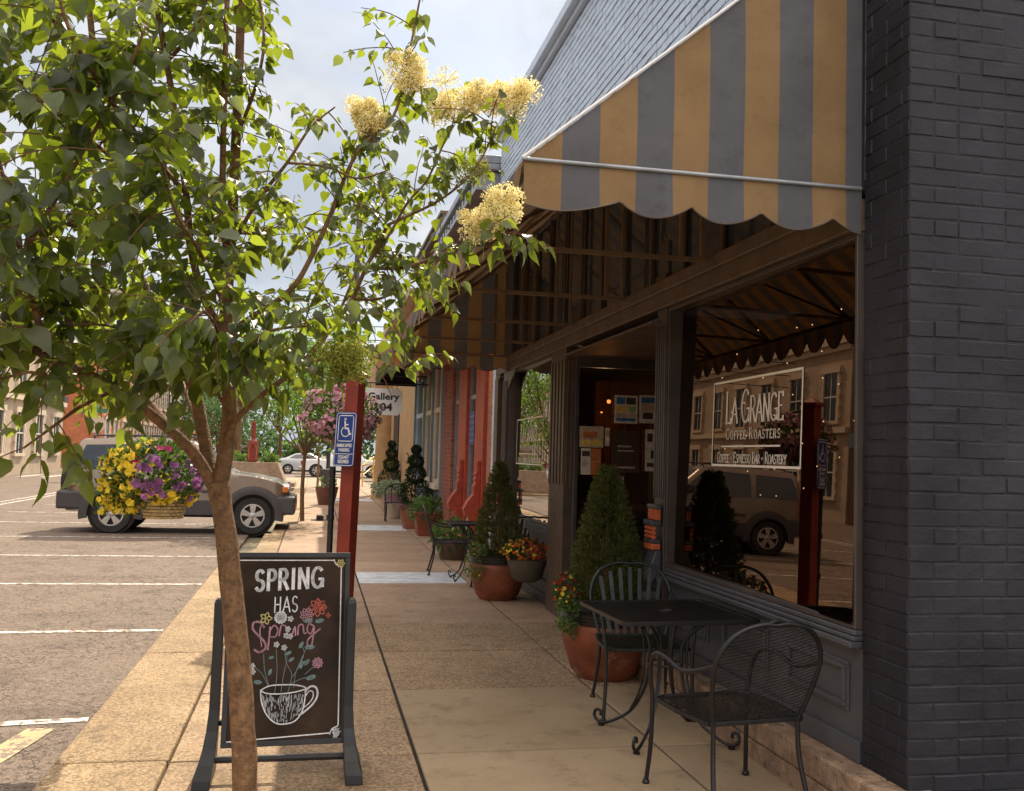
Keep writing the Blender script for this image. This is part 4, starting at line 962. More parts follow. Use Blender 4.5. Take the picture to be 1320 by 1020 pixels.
low_pot((1.95,23.7,0),.2,.35,'small pot of violet flowers by the little bench','stone','purple',160,54,rr=1.2,ls=.06)
def topiary(loc,label,balls,pr_,ph,seed):
    t_=thing('topiary_in_pot',label,'topiary',loc,'clipped ball topiaries'); c=Vector(loc)
    build('pot',MB().lathe([(pr_*.68,0),(pr_*.82,ph*.4),(pr_*.95,ph*.78),(pr_*.95,ph*.8)],24,c),m['terra'],t_,smooth=50)
    build('pot_rim',MB().lathe([(pr_*.95,ph*.8),(pr_*1.04,ph*.82),(pr_*1.06,ph),(pr_*.9,ph)],24,c),m['terra_dark'],t_,smooth=50)
    build('stem',MB().tube([c+Vector((0,0,ph*.9)),c+Vector((0,0,balls[-1][0]))],.02,6),m['bark'],t_)
    rs=random.Random(seed)
    for z,r in balls:
        q=MB()
        for i in range(int(900*r/.25)+250):
            d=rdir(rs); rr=r*(1-.35*rs.random()**2)*(1+.12*noise.noise(d*3)); leaf_simple(q,c+Vector((d.x*rr,d.y*rr,z+d.z*rr*.9)),d+rdir(rs)*.8,rdir(rs),.05,.035)
        build('foliage_ball',q,m['topi'],t_)
topiary((2.12,20.6,0),'nearer clipped ball topiary in a big terracotta pot with dark rim',[(.74,.34),(1.14,.20),(1.42,.145),(1.66,.085)],.34,.5,61)
topiary((2.22,28.6,0),'farther clipped ball topiary in a slim terracotta pot beside the tan wall',[(.80,.36),(1.24,.22),(1.55,.155),(1.82,.10)],.26,.5,62)
# little iron bench by the topiary
bt=thing('iron_bench','small black cast iron bench with curved legs between the topiaries','bench',(1.95,22.6,0))
q=MB()
for k in range(5): q.box(1.62,2.3,22.45+k*.075,22.5+k*.075,.43,.45)
build('seat',q,m['black'],bt)
for x in(1.66,2.26):
    for s in(-1,1): build('leg',MB().tube(smooth_path([(x,22.6+s*.13,.43),(x,22.6+s*.2,.3),(x,22.6+s*.11,.12),(x,22.6+s*.19,0)],4),.02,6),m['black'],bt)
build('backrest',MB().tube(smooth_path([(1.66,22.82,.45),(1.68,22.88,.75),(1.96,22.9,.86),(2.24,22.88,.75),(2.26,22.82,.45)],5),.018,6).tube([(1.96,22.83,.45),(1.96,22.9,.85)],.012,6).tube([(1.8,22.83,.45),(1.8,22.9,.8)],.012,6).tube([(2.12,22.83,.45),(2.12,22.9,.8)],.012,6),m['black'],bt)
# brown pot with small plant, lamp post and square planter
low_pot((.40,29.2,0),.33,.52,'big brown pot with a low plant in the middle of the pavement','terra_dark','fern',90,55,rr=.8)
lp_=thing('lamp_post','black lamp post behind the brown pot','lamp post',(.62,44,0)); build('pole',MB().lathe([(.16,0),(.16,.5),(.09,.6),(.08,3.4),(.06,3.8)],12,(.62,44,0)),m['black'],lp_,smooth=50)
build('lantern',MB().lathe([(.06,3.8),(.16,3.9),(.2,4.3),(.05,4.5),(.001,4.6)],12,(.62,44,0)),m['white'],lp_,smooth=50)
q=MB(); c=Vector((.62,43.2,0)); vs=[c+Vector((a*.34*k,b*.34*k,z)) for z,k in((0,.8),(.78,1)) for a,b in((-1,-1),(1,-1),(1,1),(-1,1))]; q.add(vs,[(0,3,2,1),(4,5,6,7),(0,1,5,4),(1,2,6,5),(2,3,7,6),(3,0,4,7)])
tag(build('square_planter',q,m['clad'],bevel=.02),'dark square planter around the foot of the black lamp post','planter')
ub=thing('ground_light','little black box light on the pavement beside the thin tree','light',(.17,22.6,0)); build('housing',MB().box(.10,.26,22.5,22.66,0,.13),m['black'],ub,bevel=.02); build('stand',MB().box(-.02,.34,22.54,22.58,.0,.03),m['galv'],ub)
# concrete planter with plants and ornamental post
cp=thing('concrete_planter','big sloped concrete planter full of yellow green plants behind the car','planter',(-2.4,44.5,0))
q=MB(); vs=[(-4.5,43,-.05),(-1.1,43,-.05),(-1.1,46,-.05),(-4.5,46,-.05),(-4.2,43.3,1.0),(-1.55,43.3,1.0),(-1.55,45.7,1.0),(-4.2,45.7,1.0)]; q.add(vs,[(0,3,2,1),(4,5,6,7),(0,1,5,4),(1,2,6,5),(2,3,7,6),(3,0,4,7)])
build('body',q,m['conc'],cp,bevel=.03); build('plinth',MB().box(-4.8,-.78,42.7,46.3,-.12,.16),m['conc'],cp,bevel=.02)
for i,(x,h_) in enumerate(((-3.9,.3),(-3.4,.45),(-2.9,.3),(-2.0,.5),(-1.75,.3))): 
    q=MB(); rs=random.Random(i)
    for k in range(260): d=rdir(rs,.4); leaf_simple(q,Vector((x,43.9,1.0))+Vector((d.x*.3,d.y*.3,abs(d.z)*h_))*rs.random()**.4,d,rdir(rs),.12,.06)
    build('plant',q,m['fern'],cp)
op=thing('ornamental_post','dark red ornamental post with an arched panel standing in the concrete planter','post',(-2.62,43.6,1.0))
build('panel',MB().box(-2.85,-2.4,43.5,43.75,1.0,1.75),m['redpaint'],op,bevel=.05); build('arch_moulding',MB().tube(smooth_path([(-2.78,43.48,1.1),(-2.78,43.48,1.6),(-2.62,43.48,1.75),(-2.47,43.48,1.6),(-2.47,43.48,1.1)],4),.02,6),m['orange'],op); build('cap',MB().lathe([(.26,1.75),(.2,1.9),(.1,2.0),(.1,2.7),(.03,2.8)],4,(-2.62,43.62,0)),m['redpaint'],op)
# steps rail and blue chairs at the far corner
rl=thing('yellow_handrail','bright yellow handrail at the far steps','handrail',(2.5,46,0))
build('rail',MB().tube([(2.2,45,0),(2.2,45,.95),(2.75,46.2,1.35),(2.75,46.2,0)],.035,6).tube([(2.2,45,.5),(2.75,46.2,.9)],.025,6).tube([(2.9,44.6,0),(2.9,44.6,1.1),(2.2,45,.95)],.035,6),m['yellowpaint'],rl)
def blue_chair(x,y,lab):
    t_=thing('blue_chair',lab,'chair',(x,y,0),'blue chairs by the far steps')
    build('seat',MB().box(x-.22,x+.22,y-.22,y+.22,.42,.46),m['bluechair'],t_); build('backrest',MB().box(x-.22,x+.22,y+.2,y+.23,.55,.9),m['bluechair'],t_)
    for a in(-.2,.2):
        for b in(-.2,.2): build('leg',MB().tube([(x+a*1.1,y+b*1.1,0),(x+a,y+b,.43 if b<0 else .9)],.015,5),m['black'],t_)
blue_chair(2.75,40.5,'nearer bright blue chair by the far yellow rail'); blue_chair(3.0,42.2,'farther bright blue chair close to the yellow rail')
# ================================================================== A-FRAME CHALKBOARD
AF=thing('sidewalk_chalkboard','black swinging frame chalkboard reading SPRING HAS Sprung with a chalk teacup','sign',(-.08,4.95,0))
yb=4.93; xl,xr=-.475,.255
# board plane leans back a little
bo=Vector((-.385,4.90,.165)); bu=Vector((.60,.03,0)).normalized(); bv=Vector((-.02,.16,.985)).normalized(); bv=(bv-bu*bv.dot(bu)).normalized(); bn=bu.cross(bv)*1
bn=Vector(bu.cross(bv)); bn=bn if bn.y<0 else -bn
BW,BH=.595,.925
def bb_(q,x0,x1,y0,y1,d0,d1):
    vs=[bo+bu*x+bv*y+bn*d for d in(d0,d1) for x,y in((x0,y0),(x1,y0),(x1,y1),(x0,y1))]
    q.add(vs,[(0,3,2,1),(4,5,6,7),(0,1,5,4),(1,2,6,5),(2,3,7,6),(3,0,4,7)]); return q
pn=build('panel',bb_(MB(),.025,BW-.025,.025,BH-.025,-.012,.004),m['board'],AF)
q=MB(); bb_(q,0,BW,0,.026,-.02,.012); bb_(q,0,BW,BH-.026,BH,-.02,.012); bb_(q,0,.026,.0262,BH-.0262,-.02,.012); bb_(q,BW-.026,BW,.0262,BH-.0262,-.02,.012)
build('board_frame',q,m['plastic'],AF,bevel=.003)
def side_leg(x,s):
    q=MB(); vs=[]; L_=[(0,.16,.058,-.028),(.045,.155,.052,-.03),(.06,.15,.05,-.032),(.10,.105,.036,-.036),(.16,.07,.022,-.04),(.24,.045,.010,-.044),(.34,.034,.002,-.046),(.60,.030,0,-.046),(.845,.030,0,-.046),(.862,.022,-.006,-.040),(.868,.010,-.014,-.032)]
    for z,hy,xo,xi in L_:
        for a,b in((xi,-hy),(xo,-hy),(xo,hy),(xi,hy)): vs.append((x+s*a,4.955+b,z))
    n_=len(L_); fs=[(i*4+j,i*4+(j+1)%4,(i+1)*4+(j+1)%4,(i+1)*4+j) for i in range(n_-1) for j in range(4)]+[(3,2,1,0),tuple((n_-1)*4+j for j in range(4))]
    q.add(vs,fs); build('side_leg',q,m['plastic'],AF,bevel=.006)
for x,s in((-.445,-1),(.235,1)): side_leg(x,s)
for z,r_ in((.095,.017),): build('cross_tube',MB().tube([(-.43,4.955,z),(.225,4.955,z)],r_,12),m['plastic'],AF,smooth=60)
build('cross_tube',MB().tube([(-.42,4.975,.27),(-.36,4.93,.27)],.014,10).tube([(.17,4.94,.235),(.22,4.955,.235)],.016,10),m['plastic'],AF,smooth=60)
for x0,x1 in((-.42,-.375),(.195,.222)): build('pivot_knob',MB().tube([(x0,4.97,.80),(x1,4.97,.80)],.022,12),m['plastic'],AF,smooth=60)
# chalk work. u: 0..BW, v: 0..BH   photo board x 290..446 -> .0...595, y 960..716 -> 0...925
def bx(px): return (px-287)/(446-287)*BW
def by(py): return (958-py)/(958-717)*BH
q=MB(); wl=.0055
q.ribbon([(bx(292),by(727)),(bx(424),by(727))]+arc(bx(433.5),by(726),.034,.034,180,268,6)+[(bx(434),by(738)),(bx(435),by(935))],wl,bo,bu,bv,bn,.0055)
q.ribbon([(bx(435),by(935))]+arc(bx(434),by(947),.036,.036,92,178,6)+[(bx(424),by(945)),(bx(310),by(950)),(bx(289),by(951)),(bx(291),by(727))],wl,bo,bu,bv,bn,.0055)
build('chalk_border',q,m['chalk'],pn)
def wr(txt,x0,x1,ybase,h,w,mt,serif,calli,slant=0,gap=.12):
    q=MB(); u2=(bu+bv*slant); write(q,txt,0,0,h,w,bo+bu*bx(x0)+bv*by(ybase),u2,bv,bn,.0055,serif,calli=calli,fit=(bx(x1)-bx(x0)),gap=gap); build('lettering',q,m[mt],pn)
wr('SPRING',322,414,766,.098,.0165,'chalk',True,.8,.05,.22)
wr('HAS',347,380,794,.075,.006,'chalk',False,1,.04,.2)
# Sprung in looping script
S=lambda pts,w,mt,nm='lettering':build(nm,MB().ribbon([(p.x,p.y) for p in smooth_path([(bx(a),by(b),0) for a,b in pts],6)],w,bo,bu,bv,bn,.0057),m[mt],pn)
S([(335,812),(330,806),(322,806),(321,814),(328,822),(336,830),(338,838),(331,843),(324,840)],.010,'chalk_pink'); S([(334,806),(330,815),(333,836)],.005,'chalk_pink')
S([(343,812),(342,828),(341,840)],.008,'chalk_pink'); S([(342,818),(348,810),(353,816),(350,824),(343,824)],.007,'chalk_pink')
S([(355,823),(357,811),(361,810),(364,813)],.007,'chalk_pink'); S([(365,812),(366,822),(371,823),(375,812),(376,823)],.007,'chalk_pink'); S([(379,822),(380,811),(385,810),(387,820),(390,820)],.007,'chalk_pink')
S([(399,811),(393,809),(391,817),(396,821),(400,812),(399,825),(397,836),(392,836),(393,828),(402,820),(408,815)],.007,'chalk_pink')
def petals(cx_,cy_2,r,k,mt,w=.005,loop=True):
    q=MB()
    for i in range(k):
        a=2*PI*i/k; pts=[(bx(cx_)+r*(t/4)*math.cos(a)+r*.3*math.sin(PI*t/4)*s*-math.sin(a),by(cy_2)+r*(t/4)*math.sin(a)+r*.3*math.sin(PI*t/4)*s*math.cos(a)) for s,rng in((1,range(5)),(-1,range(4,-1,-1))) for t in rng]
        q.ribbon(pts,w,bo,bu,bv,bn,.0058)
    build('chalk_flower',q,m[mt],pn)
petals(433,731,.020,6,'chalk_yel'); petals(337,801,.030,5,'chalk_yel'); petals(356,800,.030,14,'chalk'); petals(356,800,.02,9,'chalk')
petals(390,797,.034,9,'chalk_pink',.003); petals(404,788,.045,8,'chalk_red',.004); petals(407,786,.03,7,'chalk_red',.004); petals(406,858,.026,9,'chalk_pink',.004); petals(418,798,.012,4,'chalk_red')
for a,b in((369,802),(366,815),(364,823),(369,824),(352,834),(362,838),(431,943),(435,943),(432,948),(322,860),(323,867)): petals(a,b,.013,5,'chalk',.005)
for pts in([(344,884),(338,865),(336,845)],[(352,893),(354,870),(352,840)],[(360,893),(362,875),(366,850),(361,840)],[(369,893),(373,872),(366,858),(363,845)],[(376,888),(378,870),(386,850),(393,835)],[(343,884),(335,870),(326,862)],[(373,876),(382,862),(388,845),(384,835)],[(390,872),(398,865),(406,860)],[(370,884),(384,878),(392,876)]): S(pts,.0028,'chalk_green','chalk_stem')
def chleaf(a,b,r,ang):
    q=MB(); c_=[(bx(a)+r*math.cos(t)*math.cos(ang)-r*.4*math.sin(t)*math.sin(ang),by(b)+r*math.cos(t)*math.sin(ang)+r*.4*math.sin(t)*math.cos(ang)) for t in [2*PI*i/10 for i in range(11)]]
    q.ribbon(c_,.005,bo,bu,bv,bn,.0058); q.ribbon([c_[0],c_[5]],.006,bo,bu,bv,bn,.0058); build('chalk_leaf',q,m['chalk_green'],pn)
for a in((384,835,.016,1),(395,838,.022,0),(398,876,.022,.3),(392,857,.016,.9),(390,857,.015,.4),(330,880,.018,-.1),(345,868,.014,1.2),(368,845,.014,.5),(372,853,.014,.6),(385,860,.016,1.3),(392,805,.02,0),(407,805,.02,.2),(346,850,.012,.3)): chleaf(*a)
# cup
S([(334,890),(345,885),(362,884),(380,885),(392,889),(380,893),(360,895),(342,894),(334,890)],.0055,'chalk','chalk_cup')
S([(334,890),(336,905),(343,920),(354,930),(366,932),(380,928),(389,914),(392,889)],.006,'chalk','chalk_cup')
S([(391,893),(398,887),(405,889),(407,898),(402,908),(392,917),(384,922)],.009,'chalk','chalk_cup'); S([(391,900),(396,893),(401,894),(401,901),(396,908),(388,914)],.005,'chalk','chalk_cup')
q=MB(); rs=random.Random(9)
for i in range(170):
    a=rs.uniform(336,390); t=abs(a-363)/28; top=895; bot=931-22*t*t; b=rs.uniform(top,bot-2); L=rs.uniform(2,8)
    if b+L>bot: L=max(.5,bot-b)
    q.ribbon([(bx(a),by(b)),(bx(a+(363-a)*.05*L/5),by(b+L))],rs.uniform(.0018,.0035),bo,bu,bv,bn,.0056)
build('chalk_shading',q,M('chalk_faint',(.42,.43,.47),.9,bump=0),pn)

# ================================================================== WROUGHT IRON FURNITURE
def strands(q,S_,inside,pitch,ang,r,L=1.2,step=.02):
    """thin wires on the surface S_(a,b) along direction ang, kept where inside(a,b)"""
    ca,sa=math.cos(ang),math.sin(ang); n=int(L/pitch)
    for i in range(-n,n+1):
        run=[]
        for k in range(int(-L/step),int(L/step)+1):
            a=-sa*i*pitch+ca*k*step; b=ca*i*pitch+sa*k*step
            if inside(a,b): run.append(S_(a,b))
            else:
                if len(run)>1: q.tube(run,r,3,cap=False)
                run=[]
        if len(run)>1: q.tube(run,r,3,cap=False)
def iron_chair(label,style,mt,w=.54,group='wrought iron chairs at the pavement tables'):
    t_=thing('iron_chair',label,'chair',(0,0,0),group); mm=m[mt]; hw=w/2
    # back arch
    yback=lambda z:-.24-.16*max(0,(z-.42))/.48
    pts=[(-hw+.05,.42),(-hw+.01,.58),(-hw,.72),(-hw+.05,.82),(-.15,.868),(-.06,.888),(0,.882),(.06,.888),(.15,.868),(hw-.05,.82),(hw,.72),(hw-.01,.58),(hw-.05,.42)]
    P=smooth_path([(x,yback(z),z) for x,z in pts],5); build('back_frame',MB().tube(P,.0115,8),mm,t_,smooth=60)
    if style=='mesh':
        build('back_frame',MB().tube(smooth_path([(-.06,yback(.88),.88),(0,yback(.9),.905),(.06,yback(.88),.88)],4),.009,6),mm,t_,smooth=60)
    xs_=[(p.x,p.z) for p in P]
    def halfw(z):
        for a,b in zip(xs_,xs_[1:]):
            if a[0]<0 and a[1]<=z<=b[1]: return -(a[0]+(b[0]-a[0])*(z-a[1])/max(1e-6,b[1]-a[1]))
        return -1
    hws={}
    def ins(a,b):
        z=b+.65; k=int(z*200)
        if k not in hws: hws[k]=halfw(z) if .44<z<.88 else -1
        return abs(a)<hws[k]-.004
    if style=='mesh':
        q=MB(); Sf=lambda a,b:Vector((a,yback(b+.65)-.03*(1-(a/hw)**2),b+.65))
        strands(q,Sf,ins,.0155,R(12),.0019,.6); strands(q,Sf,ins,.034,R(72),.0013,.6); build('back_mesh',q,mm,t_)
    else:
        for i in range(-3,4):
            x0=i*.05; x1=i*.068; zt=.86-.012*i*i*.6
            q=MB(); A=Vector((x0,yback(.43),.43)); 
            pp=[Vector((x0+(x1-x0)*t,yback(.43+(zt-.43)*t)-.02*math.sin(PI*t),.43+(zt-.43)*t)) for t in(0,.25,.5,.75,1)]
            vs=[]; 
            for p in pp:
                for dx,dy in((-.013,-.003),(.013,-.003),(.013,.003),(-.013,.003)): vs.append(p+Vector((dx,dy,0)))
            fs=[(j*4+a,j*4+(a+1)%4,(j+1)*4+(a+1)%4,(j+1)*4+a) for j in range(4) for a in range(4)]; q.add(vs,fs); build('slat',q,mm,t_)
    # seat
    sp=[(-hw+.03,-.24),(hw-.03,-.24),(hw+.0,0),(hw-.01,.22),(hw-.06,.26),(-hw+.06,.26),(-hw+.01,.22),(-hw,0),(-hw+.03,-.24)]
    q=MB(); 
    for a,b in zip(sp,sp[1:]): q.bar((a[0],a[1],.425),(b[0],b[1],.425),.022,.022)
    build('seat_frame',q,mm,t_,bevel=.004)
    q=MB(); ins2=lambda a,b:abs(a)<hw-.02 and -.235<b<.25
    Sf=lambda a,b:Vector((a,b,.43-.012*math.cos(a*5)*math.cos(b*5)))
    strands(q,Sf,ins2,.0155,R(28),.0020,.6,.04); strands(q,Sf,ins2,.0155,R(-28),.0017,.6,.04); build('seat_mesh',q,mm,t_)
    for s in(-1,1):
        arm=smooth_path([(s*(hw),yback(.70),.70),(s*(hw+.02),-.20,.655),(s*(hw+.03),-.08,.635),(s*(hw+.035),.06,.665),(s*(hw+.03),.17,.66),(s*(hw+.02),.24,.60),(s*(hw+.01),.262,.50),(s*hw,.262,.42),(s*(hw-.0),.27,.2),(s*(hw+.012),.29,.012)],5)
        build('arm_and_front_leg',MB().tube(arm,.0115,8).lathe([(.016,0),(.02,.006),(.016,.02),(.011,.022)],8,(s*(hw+.012),.29,0)),mm,t_,smooth=60)
        lg=smooth_path([(s*(hw-.05),-.24,.43),(s*(hw-.045),-.25,.25),(s*(hw-.02),-.31,.012)],5)
        build('rear_leg',MB().tube(lg,.0115,8).lathe([(.016,0),(.02,.006),(.016,.02),(.011,.022)],8,(s*(hw-.02),-.31,0)),mm,t_,smooth=60)
    return t_
ch1=iron_chair('black wrought iron armchair with mesh back on the near side of the mesh table','mesh','black')
ch1.location=(1.985,4.41,0); ch1.rotation_euler=(0,0,R(7))
ch2=iron_chair('slat backed iron chair with greenish legs on the far side of the near table','slat','iron_green')
ch2.location=(2.10,6.02,0); ch2.rotation_euler=(0,0,R(173))
ch3=iron_chair('x','slat','black'); ch3['label']='slat backed iron chair tucked by the window wall beside the near table'
ch3.location=(2.02,13.45,0); ch3.rotation_euler=(0,0,R(178)); ch3['label']='iron chair with round arms behind the far small table'
def iron_table(label,hx,hy):
    t_=thing('iron_table',label,'table',(0,0,0),'wrought iron pavement tables'); mm=m['black']; z=.715; q=MB(); r=.03
    c=[(-hx+r,-hy),(hx-r,-hy),(hx,-hy+r),(hx,hy-r),(hx-r,hy),(-hx+r,hy),(-hx,hy-r),(-hx,-hy+r),(-hx+r,-hy)]
    vs=[];n_=len(c)-1
    for k,(a,b) in enumerate(c[:-1]):
        d=Vector((a,b)); i_=Vector((a*(1-.03/hx),b*(1-.03/hy)))
        vs+=[(a,b,z-.012),(a,b,z+.012),(i_.x,i_.y,z+.012),(i_.x,i_.y,z-.012)]
    q.add(vs,[(k*4+j,k*4+(j+1)%4,((k+1)%n_)*4+(j+1)%4,((k+1)%n_)*4+j) for k in range(n_) for j in range(4)])
    build('top_frame',q,mm,t_,bevel=.003)
    q=MB(); ins=lambda a,b:abs(a)<hx-.02 and abs(b)<hy-.02 and a*a+b*b>.0009
    Sf=lambda a,b:Vector((a,b,z+.004)); strands(q,Sf,ins,.016,R(90),.0026,.9,.04); strands(q,lambda a,b:Vector((a,b,z+.001)),ins,.016,0,.0024,.9,.04); build('top_mesh',q,mm,t_)
    build('umbrella_hole_ring',MB().tube([(.033*math.cos(a),.033*math.sin(a),z+.008) for a in [2*PI*i/14 for i in range(15)]],.004,5),mm,t_)
    build('centre_ring',MB().tube([(.10*math.cos(a),.10*math.sin(a),.42) for a in [2*PI*i/18 for i in range(19)]],.007,6),mm,t_)
    for k in range(4):
        a=R(45+90*k); d=Vector((math.cos(a),math.sin(a),0)); sd=Vector((-d.y,d.x,0))
        def pp(r_,z_,o=0): return d*r_+sd*o+Vector((0,0,z_))
        P=[(.34,.70),(.22,.66),(.11,.55),(.10,.42),(.12,.28),(.20,.13),(.32,.045),(.40,.02),(.445,.05),(.435,.09),(.405,.085),(.405,.06)]
        q=MB()
        q.tube(smooth_path([pp(r_,z_) for r_,z_ in P],5),.0095,7)
        q.tube(smooth_path([pp(.28,.70,.02),pp(.15,.62,.02),pp(.12,.42,.022),pp(.15,.25,.015),pp(.22,.11,.003)],5),.007,6)
        q.lathe([(.0,0),(.02,.0),(.02,.012),(.01,.015)],8,pp(.40,0)); build('leg',q,mm,t_,smooth=60)
    return t_
tb=iron_table('square black mesh table with scrolled legs in front of the big shop window',.41,.39)
tb.location=(2.045,5.42,0); tb.rotation_euler=(0,0,R(3))
tb2=clone(tb,(2.0,12.35,0),R(0),'smaller looking black iron table far off beside the second spruce pot',scale=(.75,.75,1))
c4=clone(ch1,(1.93,11.35+1.9,0),R(0),'x'); 
bpy.data.objects.remove(c4) if False else None
c4['label']='iron armchair facing the wall beyond the far small table'; c4.location=(1.86,13.0,0); c4.rotation_euler=(0,0,R(-95)); c4['group']='wrought iron chairs at the pavement tables'
ch3.location=(2.28,11.5,0); ch3.rotation_euler=(0,0,R(20)); ch3['label']='iron chair half hidden behind the second spruce pot'
# ================================================================== VEHICLES
def car(name,label,cat,prof,W,wheels,wr,belt,roofw,windows,paint,zb=.30,clad=None,parts=None,group=None,rimr=.6):
    t_=thing(name,label,cat,(0,0,0),group)
    xs0,xs1=prof[0][0],prof[-1][0]
    def zt(x):
        for a,b in zip(prof,prof[1:]):
            if a[0]<=x<=b[0]: return a[1]+(b[1]-a[1])*(x-a[0])/max(1e-6,b[0]-a[0])
        return prof[-1][1]
    zmax=max(p[1] for p in prof)
    def hw(z,x=0):
        k=W/2
        if z>belt: k=W/2-(W/2-roofw/2)*(z-belt)/(zmax-belt)
        e=min(x-xs0,xs1-x)
        if e<.25: k-= .16*(1-max(0,e)/.25)**2
        return k
    ar=wr*1.16
    def zbot(x):
        z=zb
        for wx in wheels:
            if abs(x-wx)<ar: z=max(z,wr+math.sqrt(ar*ar-(x-wx)**2)*.98-.0)
        return z
    st=set([xs0,xs1]+[p[0] for p in prof]); x=xs0
    while x<xs1: st.add(round(x,3)); x+=.05
    st=sorted(st); lv=[0,.18,.4,.6,.72,.84,.93,.98,1]
    q=MB(); vs=[]; rows_=[]
    for x in st:
        b=zbot(x); tp=max(zt(x),b+.02); ring=[]
        col=[]
        for l in lv:
            z=b+(tp-b)*l; y=hw(z,x)
            if l>=.98: y-=.05 if l==1 else .02
            if z>=tp-.0001: y-=.02
            col.append((y,z))
        ring=[(x,-y,z) for y,z in col]+[(x,y,z) for y,z in col[::-1]]
        vs+=ring
    n_=len(lv)*2
    fs=[(i*n_+j,i*n_+(j+1)%n_,(i+1)*n_+(j+1)%n_,(i+1)*n_+j) for i in range(len(st)-1) for j in range(n_)]
    fs+=[tuple(range(n_)),tuple((len(st)-1)*n_+j for j in range(n_-1,-1,-1))]
    q.add(vs,fs); body=build('body',q,m[paint],t_,smooth=38)
    def side_panel(poly,off,mt,nm,par=t_,sides=(-1,1),th=.004):
        for s in sides:
            q=MB(); o=[Vector((x,s*(hw(z,x)+off),z)) for x,z in poly]; i_=[p-Vector((0,s*(off+th),0)) for p in o]; k=len(poly)
            q.add(o+i_,[tuple(range(k)),tuple(range(2*k-1,k-1,-1))]+[(a,(a+1)%k,k+(a+1)%k,k+a) for a in range(k)]); build(nm,q,m[mt] if isinstance(mt,str) else mt,par)
    for wpoly in windows: side_panel(wpoly,.006,'carglass','side_window')
    for wx in wheels:
        for s in(-1,1):
            wt=.22; y=s*(W/2-wt/2-.01); q=MB().lathe([(wr*.62,-wt/2),(wr*.93,-wt/2),(wr,-wt*.38),(wr,wt*.38),(wr*.93,wt/2),(wr*.62,wt/2),(wr*.6,0),(wr*.62,-wt/2)],36,(wx,y,wr),axis='y',closed=True)
            wh=build('wheel',q,m['rubber'],t_,smooth=30)
            q=MB().lathe([(wr*.63,s*wt*.46),(wr*.60,s*wt*.50),(wr*.56,s*wt*.44),(wr*.55,s*wt*.1),(.01,s*wt*.08)],36,(wx,y,wr),axis='y',closed=True)
            build('rim_dish',q,m['clad'],wh,smooth=30); q=MB()
            q.lathe([(wr*.62,s*wt*.46),(wr*.63,s*wt*.5),(wr*.55,s*wt*.5),(wr*.54,s*wt*.44)],36,(wx,y,wr),axis='y',closed=True)
            q.lathe([(wr*.2,s*wt*.30),(wr*.2,s*wt*.44),(wr*.12,s*wt*.47),(.001,s*wt*.47)],16,(wx,y,wr),axis='y',closed=True)
            for k in range(5):
                a=2*PI*k/5+.3; d=Vector((math.cos(a),0,math.sin(a))); sd=Vector((-d.z,0,d.x)); c0=Vector((wx,y+s*wt*.40,wr))
                vs=[c0+d*(wr*rr)+sd*(e*ww)+Vector((0,s*dy,0)) for rr,ww in((.15,.035),(.57,.065)) for e,dy in((-1,-.02),(1,-.02),(1,.018),(-1,.018))]
                q.add(vs,[(0,3,2,1),(4,5,6,7),(0,1,5,4),(1,2,6,5),(2,3,7,6),(3,0,4,7)])
            build('rim',q,m['chrome'],wh,smooth=30)
            build('wheel_housing',MB().lathe([(.01,-.1),(ar,-.1),(ar,.12),(ar-.01,.12),(ar-.01,-.08),(.01,-.08)],24,(wx,s*(W/2-.16),wr+.02),axis='y',closed=True),m['dark'],t_)
    build('underbody',MB().box(xs0+.25,xs1-.25,-W/2+.2,W/2-.2,zb-.1,zb+.12),m['dark'],t_)
    return t_,hw,zt,side_panel,body
# --- the parked SUV (length along +x = nose)
prof=[(-2.16,.62),(-2.14,1.04),(-2.10,1.20),(-2.02,1.55),(-1.97,1.74),(-1.88,1.80),(-1.2,1.835),(-.3,1.84),(.05,1.81),(.22,1.75),(.84,1.24),(.92,1.20),(1.3,1.16),(1.72,1.07),(1.88,.98),(1.95,.80),(1.96,.60)]
win=[[(-1.95,1.22),(-1.93,1.45),(-1.84,1.68),(-1.04,1.71),(-1.0,1.22)],[(-.90,1.22),(-.90,1.71),(-.12,1.73),(-.10,1.22)],[(-.03,1.22),(-.03,1.73),(.12,1.71),(.70,1.24)]]
suv,hw,zt,sp_,body=car('parked_suv','pewter and grey four wheel drive parked nose to the kerb with a spare wheel behind','car',prof,1.82,(-1.31,1.31),.375,1.2,1.42,win,'suvpaint',zb=.42)
for wx in(-1.31,1.31):
    for s in(-1,1):
        q=MB(); n_=18; vs=[]
        for i in range(n_+1):
            a=PI*(-.06+1.12*i/n_)
            for rr,yy in((.42,.0),(.42,.07),(.50,.085),(.57,.055),(.585,.0)): vs.append((wx+rr*math.cos(a)*1.02,s*(.905+yy-.015),.375+rr*math.sin(a)))
        q.add(vs,[(i*5+j,i*5+j+1,(i+1)*5+j+1,(i+1)*5+j) for i in range(n_) for j in range(4)]); build('wheel_arch',q,m['clad'],suv,smooth=40)
sp_([(-.86,.38),(.86,.38),(.80,.66),(-.80,.66)],.03,'clad','sill_cladding'); sp_([(-.78,.80),(.76,.80),(.76,.86),(-.78,.86)],.014,'clad','door_moulding')
build('rear_bumper',MB().box(-2.30,-1.72,-.945,.945,.46,.80),m['clad'],suv,bevel=.04); build('front_bumper',MB().box(1.72,2.12,-.945,.945,.40,.76),m['clad'],suv,bevel=.05)
